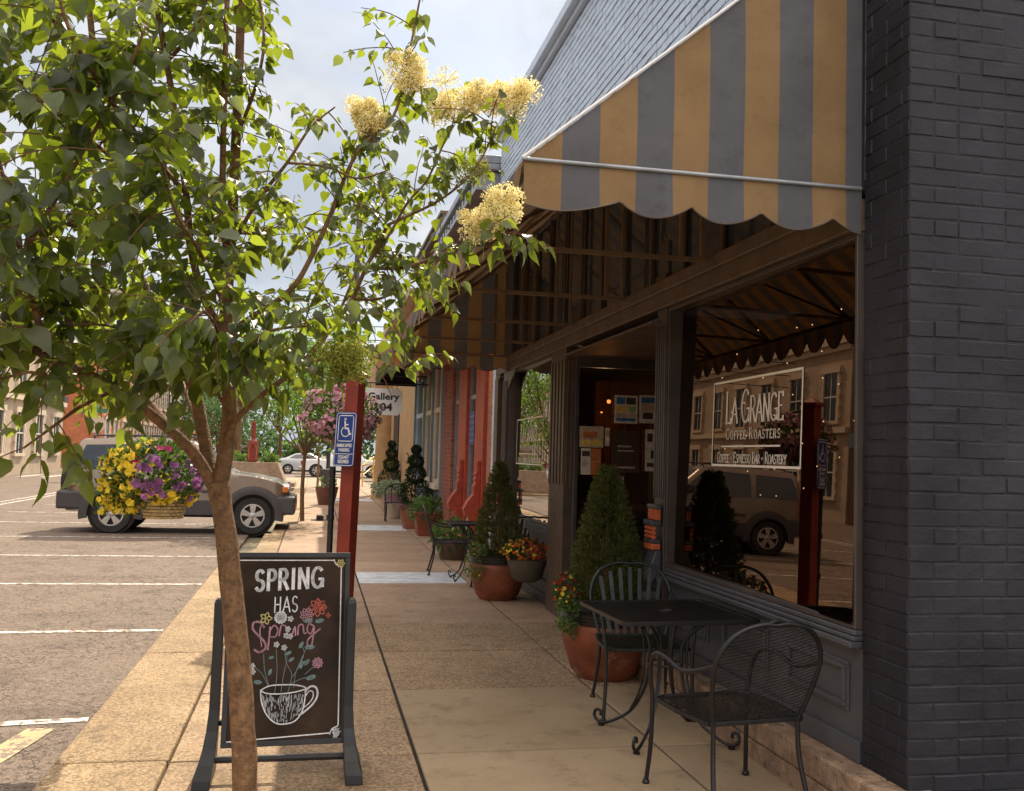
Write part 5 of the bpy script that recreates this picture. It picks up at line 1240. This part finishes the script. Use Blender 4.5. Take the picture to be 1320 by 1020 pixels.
for s in(-1,1):
    build('tail_light',MB().box(-2.13,-1.98,min(s*.78,s*.90),max(s*.78,s*.90),.88,1.20),m['taillight'],suv,bevel=.015)
    build('side_marker',MB().box(1.86,1.965,min(s*.80,s*.885),max(s*.80,s*.885),.84,.95),m['amber'],suv,bevel=.01)
    build('headlight',MB().tube([(1.85,s*.62,.90),(1.985,s*.62,.90)],.11,16),m['chrome'],suv); build('fog_marker',MB().box(2.0,2.125,min(s*.84,s*.905),max(s*.84,s*.905),.50,.64),m['amber'],suv)
    mr=build('mirror',MB().box(.42,.60,min(s*.90,s*1.10),max(s*.90,s*1.10),1.24,1.42),m['clad'],suv,bevel=.03)
    build('roof_rail',MB().tube(smooth_path([(-1.7,s*.62,1.80),(-1.6,s*.62,1.87),(0,s*.62,1.89),(.1,s*.62,1.82)],4),.018,6),m['clad'],suv)
sp_([(-.30,1.02),(-.14,1.02),(-.14,1.07),(-.30,1.07)],.025,'clad','door_handle'); sp_([(.36,1.02),(.52,1.02),(.52,1.07),(.36,1.07)],.025,'clad','door_handle') if False else None
for x in(-.955,-.065,.74): sp_([(x-.004,.62),(x+.004,.62),(x+.004,1.22),(x-.004,1.22)],.004,'dark','door_gap')
q=MB(); 
for a,b,c_,d in((.25,1.735,.80,1.265),): q.add([(a,-.60,b+.008),(a,.60,b+.008),(c_,.72,d+.008),(c_,-.72,d+.008)],[(0,1,2,3)])
build('windscreen',q,m['carglass'],suv,solid=.004)
q=MB().add([(-2.07,-.62,1.2),(-2.07,.62,1.2),(-1.88,.55,1.68),(-1.88,-.55,1.68)],[(0,1,2,3)]); q=MB(); q.add([(-2.068,-.62,1.2),(-2.068,.62,1.2),(-1.885,.55,1.68),(-1.885,-.55,1.68)],[(0,1,2,3)]); build('rear_window',q,m['carglass'],suv,solid=.006)
sw=build('spare_wheel',MB().lathe([(.22,-.1),(.34,-.11),(.37,-.07),(.37,.07),(.34,.11),(.22,.11),(.2,0),(.22,-.1)],32,(-2.27,.05,.95),axis='x',closed=True),m['rubber'],suv,smooth=30)
q=MB().lathe([(.23,-.10),(.21,-.12),(.1,-.08),(.001,-.08)],24,(-2.27,.05,.95),axis='x',closed=True); build('rim',q,m['chrome'],sw,smooth=30)
build('grille',MB().box(1.94,1.975,-.42,.42,.78,1.0),m['dark'],suv)
q=MB()
for k in range(7): q.box(1.976,1.99,-.40+k*.125,-.33+k*.125,.79,.99)
build('grille_slats',q,m['suvpaint'],suv); build('licence_plate',MB().box(-2.315,-2.302,-.5,-.2,.55,.7),m['white'],suv)
suv.location=(-2.45,20.66,-.1)
# --- far cars
def saloon(label,paint,loc,rz):
    prof=[(-2.35,.5),(-2.32,.85),(-2.2,1.02),(-1.6,1.10),(-.95,1.40),(-.4,1.46),(.1,1.45),(.9,1.05),(1.0,1.0),(2.0,.85),(2.25,.7),(2.3,.45)]
    win=[[(-1.35,1.08),(-.92,1.34),(-.45,1.39),(-.42,1.06)],[(-.36,1.06),(-.38,1.39),(.08,1.38),(.62,1.03)]]
    t_,hw,zt,sp2,b=car('saloon_car',label,'car',prof,1.8,(-1.4,1.4),.33,.95,1.3,win,paint,zb=.28)
    for s in(-1,1): build('tail_light',MB().box(-2.34,-2.1,min(s*.6,s*.86),max(s*.6,s*.86),.78,.98),m['taillight'],t_,bevel=.02); build('headlight',MB().box(2.05,2.28,min(s*.55,s*.82),max(s*.55,s*.82),.58,.74),m['chrome'],t_,bevel=.02)
    build('front_bumper',MB().box(2.1,2.38,-.82,.82,.28,.5),m[paint],t_,bevel=.05); build('rear_bumper',MB().box(-2.42,-2.1,-.82,.82,.3,.62),m[paint],t_,bevel=.05)
    q=MB(); q.add([(.16,-.55,1.44),(.16,.55,1.44),(.86,.68,1.10),(.86,-.68,1.10)],[(0,1,2,3)]); build('windscreen',q,m['carglass'],t_,solid=.006)
    q=MB(); q.add([(-1.0,-.55,1.40),(-1.0,.55,1.40),(-1.55,.66,1.14),(-1.55,-.66,1.14)],[(0,1,2,3)]); build('rear_window',q,m['carglass'],t_,solid=.006)
    t_.location=loc; t_.rotation_euler=(0,0,rz); return t_
saloon('silver saloon car crossing at the street end, left of the white pickup','silverpaint',(-.35,69.5,-.1),0)
saloon('grey saloon car parked far off across the street beside the blue one','graypaint',(-10.6,64.5,-.1),R(-60))
def pickup(label,paint,loc,rz):
    prof=[(-2.7,.5),(-2.68,1.08),(-1.0,1.10),(-.98,1.12),(-.75,1.72),(-.6,1.78),(.6,1.78),(.8,1.72),(1.25,1.2),(1.35,1.15),(2.35,1.05),(2.5,.9),(2.52,.55)]
    win=[[(-.72,1.2),(-.6,1.66),(-.02,1.68),(0,1.2)],[(.06,1.2),(.06,1.68),(.72,1.66),(1.05,1.2)]]
    t_,hw,zt,sp2,b=car('pickup_truck',label,'truck',prof,1.9,(-1.75,1.75),.39,1.1,1.5,win,paint,zb=.42)
    build('front_bumper',MB().box(2.3,2.65,-.9,.9,.42,.68),m['chrome'],t_,bevel=.04); build('rear_bumper',MB().box(-2.85,-2.6,-.88,.88,.45,.65),m['chrome'],t_,bevel=.03)
    for s in(-1,1): build('tail_light',MB().box(-2.71,-2.62,min(s*.8,s*.93),max(s*.8,s*.93),.75,1.02),m['taillight'],t_,bevel=.01); build('headlight',MB().box(2.4,2.54,min(s*.6,s*.86),max(s*.6,s*.86),.72,.9),m['white'],t_,bevel=.02)
    build('grille',MB().box(2.5,2.56,-.5,.5,.7,.98),m['dark'],t_)
    t_.location=loc; t_.rotation_euler=(0,0,rz); return t_
pickup('white pickup truck crossing the street end behind the red post','whitepaint',(1.9,63.4,-.1),0)
pickup('dark blue pickup truck parked far off across the street','bluepaint',(-9.4,60.5,-.1),R(-60))
# ================================================================== TREES
LV=[]
def leaf_big(q,p,d,nrm,L,rs):
    """heart shaped leaf with folded midrib and drooping tip"""
    d=d.normalized(); s=d.cross(nrm)
    if s.length<1e-3: s=d.orthogonal()
    s.normalize(); n2=s.cross(d).normalized(); W=L*.74; k=rs.uniform(.05,.62); fold=rs.uniform(.03,.5)
    T=[(.0,.0),(.05,.30),(.22,.49),(.45,.46),(.66,.27),(.85,.09),(1,0)]
    mid=[p+d*(L*t)-n2*(L*k*t*t) for t,_ in T]
    vs=[mid[0]]; 
    for i in range(1,6):
        w_=T[i][1]*W; b=-.06*L if i==1 else 0
        vs+=[mid[i]+s*w_+n2*w_*fold+d*b,mid[i],mid[i]-s*w_+n2*w_*fold+d*b]
    vs.append(mid[6])
    fs=[(0,1,2),(0,2,3)]
    for i in range(4):
        a=1+i*3; fs+=[(a,a+3,a+4,a+1),(a+1,a+4,a+5,a+2)]
    fs+=[(13,16,14),(14,16,15)]
    q.add(vs,fs)
tree=thing('lilac_tree','young tree with heart shaped leaves and creamy flower plumes in front of the chalkboard','tree',tuple(at(322,1060,3.75)*1) )
tree.location.z=0
rs=random.Random(12)
tk=[at(a,b,f) for a,b,f in((318,1060,3.76),(314,960,3.8),(309,870,3.85),(301,780,3.9),(291,690,3.95),(281,625,4.0))]
base=tk[0].copy(); base=base+(tk[0]-tk[1])*(base.z/(tk[1].z-tk[0].z)); 
q=MB(); P=smooth_path([base]+tk,8); 
rad=[.051-.008*i/(len(P)-1)+.003*noise.noise(P[i]*9)+(.02*max(0,1-i/4)) for i in range(len(P))]; rad[-4:]=[r_*1.08 for r_ in rad[-4:]]
P=[p+Vector((.004*noise.noise(p*7),.004*noise.noise(p*7+Vector((5,5,5))),0)) for p in P]
q.tube(P,rad,14); build('trunk',q,m['bark'],tree,smooth=60)
limbs=[ # (points px,py,F), r0,r1, twig density, leaf size, start fraction
([(281,640,4.0),(294,560,4.0),(296,520,4.0),(292,470,4.0),(291,400,4.0),(298,300,4.05),(304,180,4.1),(309,60,4.1),(311,-70,4.1)],.036,.016,1.0,.078,.3),
([(292,335,4.05),(287,250,4.0),(289,120,3.95),(292,20,3.9),(296,-70,3.9)],.015,.009,1.0,.075,.1),
([(276,628,4),(255,592,3.96),(232,566,3.9),(190,530,3.8),(157,507,3.7),(110,480,3.6),(66,464,3.5),(10,430,3.4),(-60,400,3.3)],.027,.010,.75,.085,.55),
([(141,506,3.7),(103,525,3.6),(63,554,3.5),(30,578,3.45)],.009,.004,1.1,.10,.45),
([(274,625,4),(262,560,4.1),(248,497,4.15),(215,430,4.2),(190,380,4.3),(160,300,4.4),(140,200,4.4),(120,60,4.3),(110,-60,4.3)],.03,.012,1.1,.085,.4),
([(250,588,4.0),(215,545,4.2),(188,510,4.4),(150,440,4.7),(100,380,5.0),(40,340,5.1)],.017,.007,1.0,.085,.4),
([(286,600,4),(300,548,3.95),(340,508,3.9),(386,472,3.9),(430,420,3.9),(455,385,3.9)],.014,.009,.7,.07,.62),
([(455,385,3.9),(472,345,3.9),(490,310,3.92),(500,290,3.95)],.009,.007,.8,.07,.0),
([(290,440,4),(262,380,4.05),(246,320,4),(240,250,3.95),(228,165,3.9),(215,80,3.85),(200,0,3.8),(190,-80,3.8)],.018,.010,1.0,.085,.2),
([(160,300,4.4),(90,290,4.1),(40,280,3.8),(-20,290,3.6)],.012,.006,1.5,.095,.1),
([(66,464,3.5),(45,400,3.4),(28,330,3.3),(12,260,3.2),(-6,190,3.1)],.013,.006,1.5,.10,.0),
([(28,330,3.3),(70,260,3.4),(110,190,3.4),(160,100,3.4),(190,30,3.45)],.010,.005,1.4,.10,.1),
([(140,200,4.4),(80,150,4),(20,100,3.7),(-40,60,3.6)],.010,.005,1.6,.10,.1),
([(120,60,4.3),(60,20,4),(0,-30,3.8)],.009,.004,1.4,.09,.0),
([(240,250,3.95),(180,180,3.6),(130,110,3.4),(90,40,3.3),(70,-30,3.3)],.011,.005,1.2,.10,.1),
([(215,80,3.85),(255,30,3.8),(275,-40,3.8)],.009,.005,1.2,.08,.1),
([(304,180,4.1),(330,110,4),(340,50,4),(330,-30,4)],.009,.004,.8,.065,.25),
([(292,430,4),(340,400,3.9),(378,370,3.85),(402,330,3.85),(425,280,3.85),(440,240,3.85),(465,190,3.87),(507,150,3.9),(525,80,3.9),(541,0,3.95),(546,-30,3.95)],.013,.003,.8,.062,.3),
([(470,345,3.9),(500,305,3.9),(525,262,3.9),(550,233,3.9),(572,185,3.9),(587,152,3.9)],.007,.003,.9,.062,.15),
([(500,290,3.9),(560,262,3.9),(600,232,3.9),(623,200,3.9),(640,162,3.9)],.006,.003,.9,.062,.1),
([(472,345,3.9),(520,345,3.85),(570,328,3.8),(612,315,3.78),(640,300,3.75)],.008,.003,1.3,.070,.05),
([(292,330,4),(330,262,3.9),(370,210,3.8),(400,165,3.8),(432,138,3.8)],.010,.003,1.0,.062,.2),
([(370,210,3.8),(420,215,3.8),(460,230,3.8),(500,220,3.8)],.006,.003,1.2,.062,.0),
([(386,472,3.9),(440,458,3.88),(490,462,3.8),(525,478,3.75)],.007,.003,1.0,.070,.55),
([(291,480,4),(280,425,3.5),(262,400,3.15)],.008,.004,1.6,.095,.2),
([(288,520,4.05),(240,440,3.6),(205,430,3.3)],.008,.004,1.7,.095,.4),
([(292,470,4.02),(340,430,3.6),(400,420,3.4)],.008,.004,1.2,.085,.35),
([(262,560,4.1),(225,470,4.8),(205,420,5.5),(206,400,6.25)],.014,.006,.9,.08,.5),
([(298,300,4.05),(340,300,4.3),(380,290,4.5),(410,300,4.5)],.008,.004,1.2,.068,.2),
([(291,400,4),(260,330,3.6),(225,270,3.4),(210,210,3.35)],.009,.004,1.2,.095,.3),
([(110,480,3.6),(80,492,3.5),(40,480,3.3),(0,490,3.2)],.008,.004,.7,.10,.2),
([(10,430,3.4),(-20,470,3.2),(-10,500,3.1)],.007,.004,.8,.11,.2),
([(455,385,3.9),(490,385,4.0),(530,365,4.1),(560,345,4.1)],.007,.003,1.2,.068,.1),
([(430,420,3.9),(455,360,4.2),(480,290,4.4),(500,250,4.4)],.007,.003,1.0,.065,.1),
([(190,380,4.3),(130,370,4.0),(70,375,3.8),(0,370,3.7)],.009,.004,1.5,.095,.1),
([(248,497,4.15),(190,440,3.9),(140,420,3.7),(90,420,3.5)],.009,.004,1.4,.095,.3),
]
lm=MB(); tw=MB(); lf=MB(); allpts=[]
for (pts,r0,r1,dens,ls,sf) in limbs:
    P=smooth_path([at(*p) for p in pts],7); n_=len(P)
    rr=[r0+(r1-r0)*(i/(n_-1)) for i in range(n_)]
    lm.tube(P,rr,9 if r0>.012 else 6)
    Ltot=sum((P[i+1]-P[i]).length for i in range(n_-1)); acc=0
    for i in range(n_-1):
        seg=(P[i+1]-P[i]).length; acc+=seg
        if acc/Ltot<sf: continue
        cnt=seg*dens*(24 if ls>=.08 else 19); k=int(cnt)+(1 if rs.random()<cnt-int(cnt) else 0)
        for _ in range(k):
            o=P[i].lerp(P[i+1],rs.random()); T=(P[i+1]-P[i]).normalized()
            d=rdir(rs,.15); d=(d-T*d.dot(T)*.6+T*.35).normalized()
            L=rs.uniform(.14,.40)*(1 if ls>.07 else .78); m_=6; tp=[o]; cur=o.copy(); dd=d.copy()
            for j in range(m_):
                dd=(dd+Vector((0,0,-.10))+rdir(rs)*.12).normalized(); cur=cur+dd*L/m_; tp.append(cur.copy())
            tw.tube(tp,[.0032,.0015],4,cap=False)
            for j in range(1,m_+1):
                if rs.random()<.14: continue
                for s in((-1,1) if j<m_ else (0,)):
                    t2=(tp[j]-tp[j-1]).normalized(); side=t2.cross(Vector((0,0,1)))
                    if side.length<.1: side=t2.orthogonal()
                    side.normalize()
                    if j%2: side=(side+Vector((0,0,.4))).normalized()
                    ld=(t2*(.5 if s else 1)+side*s*.9+Vector((0,0,-.65))+rdir(rs)*.45).normalized()
                    st_=tp[j]+ld*.018; v_=st_+ld*ls*.5-EYE; f_=v_.dot(FW); px_=660+FL*v_.dot(RT)/f_; py_2=510-FL*v_.dot(UP)/f_
                    if 455<px_<530 and 487<py_2<560: continue   # pruned where the shop sign shows through
                    nn=(Vector((0,0,1))+rdir(rs)*.75)
                    leaf_big(lf,st_,ld,nn,ls*rs.uniform(.45,1.02),rs)
    allpts.append(P[-1])
build('limbs',lm,m['bark'],tree,smooth=60); build('twigs',tw,m['twig'],tree); build('crown',lf,m['leaf'],tree,smooth=180)
# flower plumes
def plume(px,py,F,wpx,hpx,seed,mt='cream',n=2300,tilt=0):
    r_=random.Random(seed); c=at(px,py,F); w_=wpx*1.12/FL*F/2; h_=hpx*1.2/FL*F/2; q=MB(); st=MB()
    cl=[]
    for i in range(11):
        a=r_.uniform(0,2*PI); k=r_.random()**.5; cl.append((c+RT*(math.cos(a)*w_*k*.72)+UP*(r_.uniform(-.6,.55)*h_)+FW*(math.sin(a)*w_*k*.6),r_.uniform(.3,.5)))
        st.tube([c-UP*h_,cl[-1][0]],.0012,3,cap=False)
    for i in range(n):
        cc,rr=cl[r_.randrange(len(cl))]; d=rdir(r_,.25); p=cc+d*(min(w_,h_)*1.3*rr*r_.random()**.45)*Vector((1,1,1)).length/1.73
        u=rdir(r_); v=u.orthogonal().normalized(); s_=r_.uniform(.0032,.0058)
        b=u.cross(v); q.add([p+v*s_,p+b*s_,p-v*s_,p-b*s_,p+u*s_*.8],[(0,1,4),(1,2,4),(2,3,4),(3,0,4)])
    for i in range(60):
        cc,rr=cl[r_.randrange(len(cl))]; d=rdir(r_,.8); a=cc+d*min(w_,h_)*rr*.8; b_=a+d*r_.uniform(.012,.03); st.tube([cc,b_],.0008,3,cap=False)
        for k in range(7):
            p=a.lerp(b_,r_.random())+rdir(r_)*.004; u=rdir(r_); v=u.orthogonal().normalized(); b2=u.cross(v); s_=.003; q.add([p+v*s_,p+b2*s_,p-v*s_,p-b2*s_,p+u*s_],[(0,1,4),(1,2,4),(2,3,4),(3,0,4)])
    f_=build('flower_plume',q,m[mt],tree); build('plume_stalks',st,m['fern'],f_)
for i,a in enumerate(((526,92,3.9,52,62),(586,126,3.9,76,56),(630,122,3.9,60,50),(662,126,3.9,70,56),(470,150,3.9,40,44),(482,168,3.9,50,30),(648,265,3.72,66,56),(622,290,3.72,66,46),(436,466,3.55,78,54),(296,296,4.2,34,40))): plume(*a,seed=100+i,mt='cream' if i!=8 else 'greenbloom',n=2300 if i!=8 else 3200)
plume(605,218,4.15,56,46,120,'greenbloom',700)
# leaves at the plumes
q=MB(); r_=random.Random(77)
for px,py,F,nl in((640,318,3.72,11),(600,160,3.9,4),(640,160,3.9,4),(520,120,3.9,7),(545,20,3.95,4),(470,180,3.9,5),(560,210,3.9,5)):
    for k in range(nl):
        o=at(px+r_.uniform(-38,38)*(nl/11+.3),py+r_.uniform(-8,8),F); leaf_big(q,o,Vector((r_.uniform(-.6,.6),r_.uniform(-.5,.5),-.6)),Vector((r_.uniform(-1,1),-.6,.6)),r_.uniform(.06,.095),r_)
build('plume_leaves',q,m['leaf'],tree,smooth=180)
# street trees behind
def small_tree(loc,label,h,fork,rad_,n,seed,mt='leaf2',ls=.09,tr=.045,group='street trees',name='street_tree',zsq=.9,clumps=38,dens=1.):
    t_=thing(name,label,'tree',loc,group); c=Vector(loc); r_=random.Random(seed); q=MB()
    q.tube(smooth_path([c,c+Vector((r_.uniform(-.03,.03),0,fork*.5)),c+Vector((0,0,fork))],5),[tr*1.15,tr*.85],8)
    cc=c+Vector((0,0,(h+fork)/2)); ry=(h-fork)/2; ends=[]
    for i in range(clumps):
        d=rdir(r_,.1); k=r_.uniform(.45,.95); e=cc+Vector((d.x*rad_*k,d.y*rad_*k,d.z*ry*k)); ends.append(e)
        if i<14: q.tube(smooth_path([c+Vector((0,0,fork*r_.uniform(.95,1.02))),c.lerp(e,.5)+Vector((0,0,fork*.35)),e],4),[tr*.5,tr*.12],5,cap=False)
    build('trunk',q,m['bark'],t_,smooth=60); q=MB()
    for i in range(n):
        e=ends[r_.randrange(len(ends))]; d=rdir(r_); p=e+d*rad_*.30*r_.random()**.5
        leaf_simple(q,p,rdir(r_,-.4),rdir(r_,.7),ls*r_.uniform(.7,1.3),ls*.62)
    build('crown',q,m[mt],t_); return t_
small_tree((-.21,22.4,0),'thin young street tree nearest behind the parked car',4.9,1.5,1.55,4200,201,ls=.10)
small_tree((.18,42,0),'second thin street tree beyond the brown pot',5.6,1.9,1.7,2600,202,ls=.13)
small_tree((-3.3,45,1.0),'leafy tree growing out of the concrete planter',6.6,2.6,1.9,2800,203,ls=.15,tr=.08)
small_tree((-7.5,46,0),'rounded tree on the far kerb left of the planter',6.4,2.2,1.8,2400,204,ls=.15,tr=.08) if False else None
r2=random.Random(31)
names=['green background tree']
k=0
for (x,y,h,rd_) in((-9,96,12,5.5),(-3.5,104,15,6),(-14.5,145,15,7),(3,92,11,5),(9,100,13,6),(-6.5,84,7,3.6),(1.8,83,6.5,3.2),(6.8,78,7,2.6),(-20,150,13,7),(15,90,14,6)):
    pos=['rising left of the silver saloon','tallest one right behind the silver saloon','at the end of the brick row','above the white pickup','right of the pickup behind the tan building','just across from the concrete planter','close behind the lamp post','beside the tan building corner','at the far left behind the end of the brick row','far right behind the roofs'][k]
    small_tree((x,y,-.1),names[0]+' '+pos,h,h*.22,rd_,2600,300+k,mt='leaf_far',ls=h*.035,tr=.2,group='background trees',name='background_tree',clumps=46); k+=1
q=MB(); r_=random.Random(5)
for i in range(9000):
    x=r_.uniform(-45,45); z=r_.random()**1.2*(6+2.5*math.sin(x*.35)+1.5*math.sin(x*.9+1)); y=118+r_.uniform(-3,3)+z*.4
    leaf_simple(q,Vector((x,y,z)),rdir(r_),rdir(r_,.5),.75,.5)
w_=build('far_woodland',q,m['leaf_far']); w_['kind']='stuff'; tag(w_,'dense green woodland closing the view at the end of the street','woodland')
# ================================================================== CAMERA, LIGHT
cam=bpy.data.cameras.new('camera'); co=bpy.data.objects.new('camera',cam); COL.objects.link(co)
cam.sensor_width=36; cam.sensor_fit='HORIZONTAL'; cam.lens=36*FL/1320; cam.clip_start=.05; cam.clip_end=3000
co.matrix_world=Matrix((( RT.x,UP.x,-FW.x,EYE.x),(RT.y,UP.y,-FW.y,EYE.y),(RT.z,UP.z,-FW.z,EYE.z),(0,0,0,1)))
scene.camera=co
SUN_AZ=R(19); SUN_EL=R(44)               # azimuth from +Y towards +X
sd=Vector((math.sin(SUN_AZ)*math.cos(SUN_EL),math.cos(SUN_AZ)*math.cos(SUN_EL),math.sin(SUN_EL)))
s=bpy.data.lights.new('sun','SUN'); s.energy=3.3; s.angle=R(.5); s.color=(1,.86,.66)
so=bpy.data.objects.new('sun',s); COL.objects.link(so); so.rotation_euler=sd.to_track_quat('Z','Y').to_euler()
W=bpy.data.worlds.new('World'); scene.world=W; W.use_nodes=True; nt=W.node_tree; nt.nodes.clear()
out=nt.nodes.new('ShaderNodeOutputWorld'); bg=nt.nodes.new('ShaderNodeBackground'); sky=nt.nodes.new('ShaderNodeTexSky')
sky.sky_type='NISHITA'; sky.sun_disc=False; sky.sun_elevation=SUN_EL; sky.sun_rotation=SUN_AZ; sky.air_density=1.2; sky.dust_density=1.0
tc=nt.nodes.new('ShaderNodeTexCoord'); mp=nt.nodes.new('ShaderNodeMapping'); mp.inputs['Scale'].default_value=(1,1,1.9); nt.links.new(tc.outputs['Generated'],mp.inputs['Vector'])
nz=nt.nodes.new('ShaderNodeTexNoise'); nz.inputs['Scale'].default_value=3.1; nz.inputs['Detail'].default_value=9; nz.inputs['Roughness'].default_value=.58; nz.inputs['Distortion'].default_value=.35
nt.links.new(mp.outputs[0],nz.inputs['Vector'])
rp=nt.nodes.new('ShaderNodeValToRGB'); rp.color_ramp.elements[0].position=.30; rp.color_ramp.elements[1].position=.50; nt.links.new(nz.outputs['Fac'],rp.inputs['Fac'])
mp2=nt.nodes.new('ShaderNodeMapping'); mp2.inputs['Location'].default_value=(.6,.2,.35); mp2.inputs['Scale'].default_value=(1,1,1.9); nt.links.new(tc.outputs['Generated'],mp2.inputs['Vector'])
nz2=nt.nodes.new('ShaderNodeTexNoise'); nz2.inputs['Scale'].default_value=4.3; nz2.inputs['Detail'].default_value=8; nt.links.new(mp2.outputs[0],nz2.inputs['Vector'])
rc=nt.nodes.new('ShaderNodeValToRGB'); e=rc.color_ramp.elements; e[0].position=.36; e[0].color=(4.9,5.4,6.2,1); e[1].position=.62; e[1].color=(7.9,8.0,8.2,1)
nt.links.new(nz2.outputs['Fac'],rc.inputs['Fac'])
mx=nt.nodes.new('ShaderNodeMix'); mx.data_type='RGBA'; nt.links.new(rp.outputs['Color'],mx.inputs[0]); nt.links.new(sky.outputs[0],mx.inputs[6]); nt.links.new(rc.outputs['Color'],mx.inputs[7])
bg.inputs['Strength'].default_value=.095
sx=nt.nodes.new('ShaderNodeSeparateXYZ'); nt.links.new(tc.outputs['Generated'],sx.inputs[0])
r1=nt.nodes.new('ShaderNodeMapRange'); r1.interpolation_type='SMOOTHSTEP'; r1.inputs['From Min'].default_value=.42; r1.inputs['From Max'].default_value=.85; r1.inputs['To Min'].default_value=.62; r1.inputs['To Max'].default_value=1.7; nt.links.new(sx.outputs[2],r1.inputs['Value'])
r2=nt.nodes.new('ShaderNodeMapRange'); r2.interpolation_type='SMOOTHSTEP'; r2.inputs['From Min'].default_value=.15; r2.inputs['From Max'].default_value=-.6; r2.inputs['To Min'].default_value=0; r2.inputs['To Max'].default_value=.5; nt.links.new(sx.outputs[1],r2.inputs['Value'])
ad=nt.nodes.new('ShaderNodeMath'); ad.operation='ADD'; nt.links.new(r1.outputs[0],ad.inputs[0]); nt.links.new(r2.outputs[0],ad.inputs[1])
ml=nt.nodes.new('ShaderNodeVectorMath'); ml.operation='SCALE'; nt.links.new(mx.outputs[2],ml.inputs[0]); nt.links.new(ad.outputs[0],ml.inputs['Scale'])
wm=nt.nodes.new('ShaderNodeMix'); wm.data_type='RGBA'; wm.blend_type='MULTIPLY'; r3=nt.nodes.new('ShaderNodeMapRange'); r3.inputs['From Min'].default_value=.7; r3.inputs['From Max'].default_value=1.8; nt.links.new(ad.outputs[0],r3.inputs['Value']); nt.links.new(r3.outputs[0],wm.inputs[0]); nt.links.new(ml.outputs[0],wm.inputs[6]); wm.inputs[7].default_value=(1.12,.95,.78,1)
nt.links.new(wm.outputs[2],bg.inputs['Color']); nt.links.new(bg.outputs[0],out.inputs['Surface'])
scene.view_settings.view_transform='Standard'; scene.view_settings.look='None'; scene.view_settings.exposure=1.0; scene.view_settings.gamma=1
scene.render.engine='CYCLES'
scene.render.resolution_x=1024; scene.render.resolution_y=791
scene.cycles.max_bounces=8; scene.cycles.transparent_max_bounces=12
